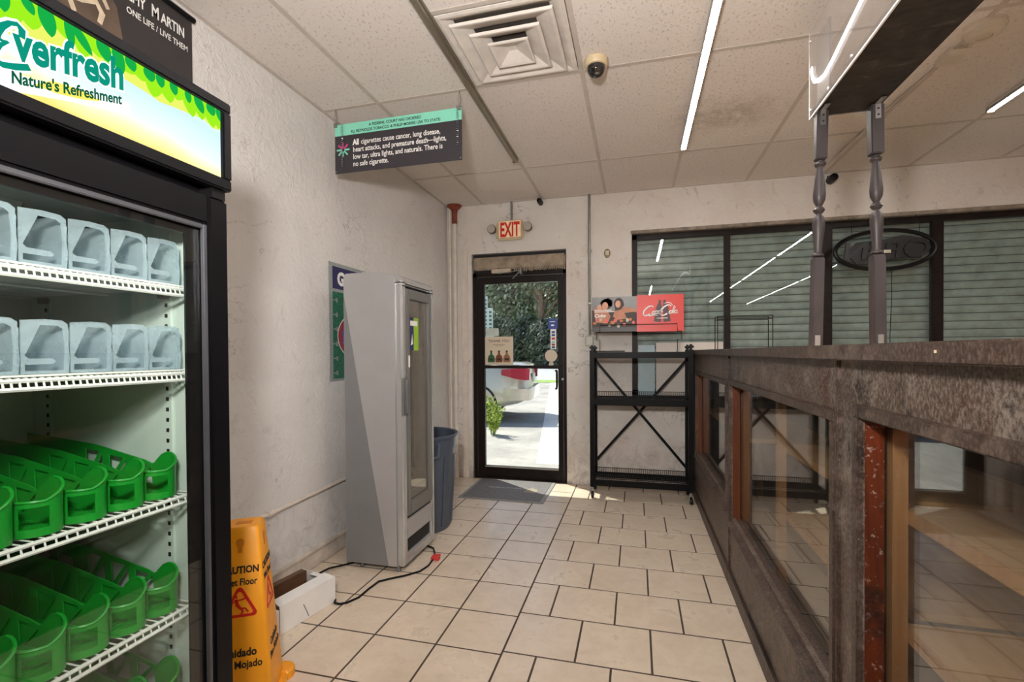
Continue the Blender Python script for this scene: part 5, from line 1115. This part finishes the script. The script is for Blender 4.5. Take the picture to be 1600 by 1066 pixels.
build('greenhouse', MB().loft([[(x, .9-.80, z0), (x, .9-w_/2, z1-.02), (x, .9-w_/2+.06, z1), (x, .9+w_/2-.06, z1), (x, .9+w_/2, z1-.02), (x, .9+.80, z0)] for x, z0, z1, w_ in gh]), plain('tinted_car_glass', srgb(70, 76, 80), .1, coat=.8), car)
build('roof_panel', MB().loft([[(x, .9-w_/2+.05, z1), (x, .9-w_/2+.05, z1+.012), (x, .9+w_/2-.05, z1+.012), (x, .9+w_/2-.05, z1)] for x, z0, z1, w_ in gh[1:5]]), M_CARP, car)
build('bumper', MB().loft([[(x, .9-w_/2, .42), (x, .9-w_/2, .64), (x, .9+w_/2, .64), (x, .9+w_/2, .42)] for x, w_ in ((-.45, 1.82), (-.10, 1.80), (.02, 1.70), (.05, 1.50))]), M_CARP, car)
for y0_, sgn in ((.9-.895, -1), (.9+.895, 1)):
    build('tail_lamp', MB().loft([[(x, .9+sgn*(w_/2+.004), z0), (x, .9+sgn*(w_/2-.06), z1), (x, .9+sgn*(w_/2-.16), z1), (x, .9+sgn*(w_/2-.16), z0)] for x, w_, z0, z1 in ((-.50, 1.80, .90, 1.0), (-.20, 1.76, .82, 1.02), (-.05, 1.72, .80, 1.02), (.022, 1.60, .80, 1.0))]), M_TAIL, car)
build('license_plate', MB().box(.0, .028, .74, 1.06, .74, .90), M_CREAMW, car, False)
for wx in (-.98, -3.85):
    for wy in (.02, 1.60):
        wh = build('wheel', MB().lathe([(.20, .0), (.31, .0), (.33, .03), (.33, .16), (.31, .19), (.20, .19)], (wx, wy-.01, .33), 28, 'y'), M_TYRE, car)
        build('hub', MB().lathe([(.05, .0), (.19, .01), (.20, .03), (.20, .17), (.10, .18)], (wx, wy-.006, .33), 20, 'y'), M_SILV, wh)
    build('wheel_arch', MB().lathe([(.36, .0), (.40, .0), (.40, .02), (.36, .02)], (wx, -.012, .33), 28, 'y', False), M_TYRE, car)
random.seed(31)
def foliage(mb_v, mb_f, c, rx, ry, rz, n, size, shell=.55):
    for k in range(n):
        while True:
            p = Vector((random.uniform(-1, 1), random.uniform(-1, 1), random.uniform(-1, 1)))
            if shell < p.length <= 1: break
        q = Vector((c[0]+p.x*rx, c[1]+p.y*ry, c[2]+p.z*rz)); nrm = Vector((random.uniform(-1, 1), random.uniform(-1, 1), random.uniform(-.2, 1))).normalized()
        a = nrm.orthogonal().normalized(); b = nrm.cross(a); s_ = size*random.uniform(.6, 1.3); i = len(mb_v)
        mb_v += [q+a*s_, q+b*s_*.5, q-a*s_, q-b*s_*.5]; mb_f.append((i, i+1, i+2, i+3))
def leafobj(name, v, f, mat, parent):
    off = WLOC[parent.name]; me = bpy.data.meshes.new(name); me.from_pydata([p-off for p in v], [], f); me.materials.append(mat)
    o = bpy.data.objects.new(name, me); COL.objects.link(o); o.parent = parent; WLOC[o.name] = off; return tag(o, kind='stuff')
def tree(x, y_, h, cr, label, mat, trunk=.28, n=6300, blobs=9, lo=.30):
    t = thing('oak_tree', label, 'tree', (x, y_, -.05), 'trees across the road')
    br = MB().tube([(x, y_, -.05), (x+.05, y_, h*.25), (x-.08, y_+.1, h*.5), (x, y_, h*.8)], [trunk, trunk*.8, trunk*.65, trunk*.3], 10)
    for k in range(5):
        a = k*1.3; br.tube([(x, y_, h*(.35+.07*k)), (x+math.cos(a)*cr*.4, y_+math.sin(a)*cr*.4, h*(.5+.06*k)), (x+math.cos(a)*cr*.75, y_+math.sin(a)*cr*.7, h*(.6+.07*k))], [trunk*.45, trunk*.3, trunk*.12], 6)
    build('trunk', br, M_BARK, t)
    v, f = [], []
    for k in range(blobs):
        a = random.uniform(0, 6.28); d = random.uniform(.1, .75)*cr
        foliage(v, f, (x+math.cos(a)*d, y_+math.sin(a)*d, h*random.uniform(lo, .88)), cr*.55, cr*.55, h*.2, n//blobs, .22, .3)
    leafobj('foliage', v, f, mat, t); return t
for x, y_, h, cr, lab, m_ in ((-12.5, 47, 12, 4.4, 'broad pale oak behind the white building', M_LEAF), (-8.35, 42.6, 11.5, 3.0, 'oak with a bare brown trunk right of the door centre', M_LEAF), (-7.6, 48, 12, 4.5, 'dense oak in the middle of the tree line', M_LEAF), (-1.5, 46, 11, 4.2, 'oak at the right end of the tree line', M_LEAF), (-18, 50, 13, 5.2, 'tall oak at the left end of the tree line', M_LEAF), (-4.5, 55, 15, 6, 'tall oak behind the trunked oak', M_LEAFD), (-11.5, 57, 16, 6.5, 'tallest oak at the back of the tree line', M_LEAFD), (3.0, 55, 14, 6, 'back oak hidden right of the door view', M_LEAFD)):
    tree(x, y_, h, cr, lab, m_, *((.33, 5200, 9, .78) if 'bare' in lab else ()))
for x, y_, rx, h, lab in ((-11.6, 41.2, 1.95, 4.6, 'dark shrub mass under the left oaks'), (-7.7, 40.6, 1.9, 4.3, 'dark shrub mass under the trunked oak'), (-9.75, 43.6, 1.9, 4.8, 'dark shrub mass between the two nearer shrubs')):
    t = thing('roadside_shrub', lab, 'shrub', (x, y_, -.02), 'shrubs across the road'); v, f = [], []
    foliage(v, f, (x, y_, h*.45), rx, 1.2, h*.55, 4200, .19, .2); leafobj('foliage', v, f, M_LEAFD, t)
    build('stem', MB().tube([(x, y_, -.02), (x, y_, h*.5)], .06, 6), M_BARK, t)
mb_m = []; mf = []                       # hanging moss on the trunked oak
t = thing('door_weed', 'young yellow-green weed beside the car wheel outside the door', 'plant', (-2.23, 7.3, -.03)); v, f = [], []
random.seed(4)
stm = MB()
for k in range(16):
    a = random.uniform(0, 6.28); d = random.uniform(.05, .20); top = Vector((-2.23+math.cos(a)*d, 7.3+math.sin(a)*d, random.uniform(.25, .58)))
    base = Vector((-2.23+math.cos(a)*.03, 7.3+math.sin(a)*.03, -.03)); stm.tube([base, (base+top)/2+Vector((0, 0, .04)), top], .005, 4)
    for j in range(9):
        q = base.lerp(top, .25+.75*j/8); foliage(v, f, q, .05, .05, .03, 3, .035, 0)
build('stems', stm, plain('weed_stem', srgb(120, 140, 60), .7), t); leafobj('foliage', v, f, M_LEAFY, t)
bl = thing('white_building', 'white stepped building with dark windows far behind the car', 'building', (-11.5, 35, -.05))
def wedge(xr, z0, z1): return MB().loft([[(-15, 33.0, z_), (xr, 33.0, z_), (xr-1.75, 38, z_), (-16.7, 38, z_)] for z_ in (z0, z1)])
build('wall', wedge(-9.95, -.05, 2.55), M_WHTB, bl, False)
build('wall', wedge(-10.03, 2.55, 4.55), M_WHTB, bl, False)
build('wall', wedge(-10.42, 4.55, 5.4), M_WHTB, bl, False)
for r_ in range(9):
    for c_ in range(5):
        if r_ > 5 and c_ == 4: continue
        build('window', MB().box(-11.75+.36*c_, -11.57+.36*c_, 32.98, 33.04, 2.72+.29*r_, 2.88+.29*r_), M_DWIN, bl, False)
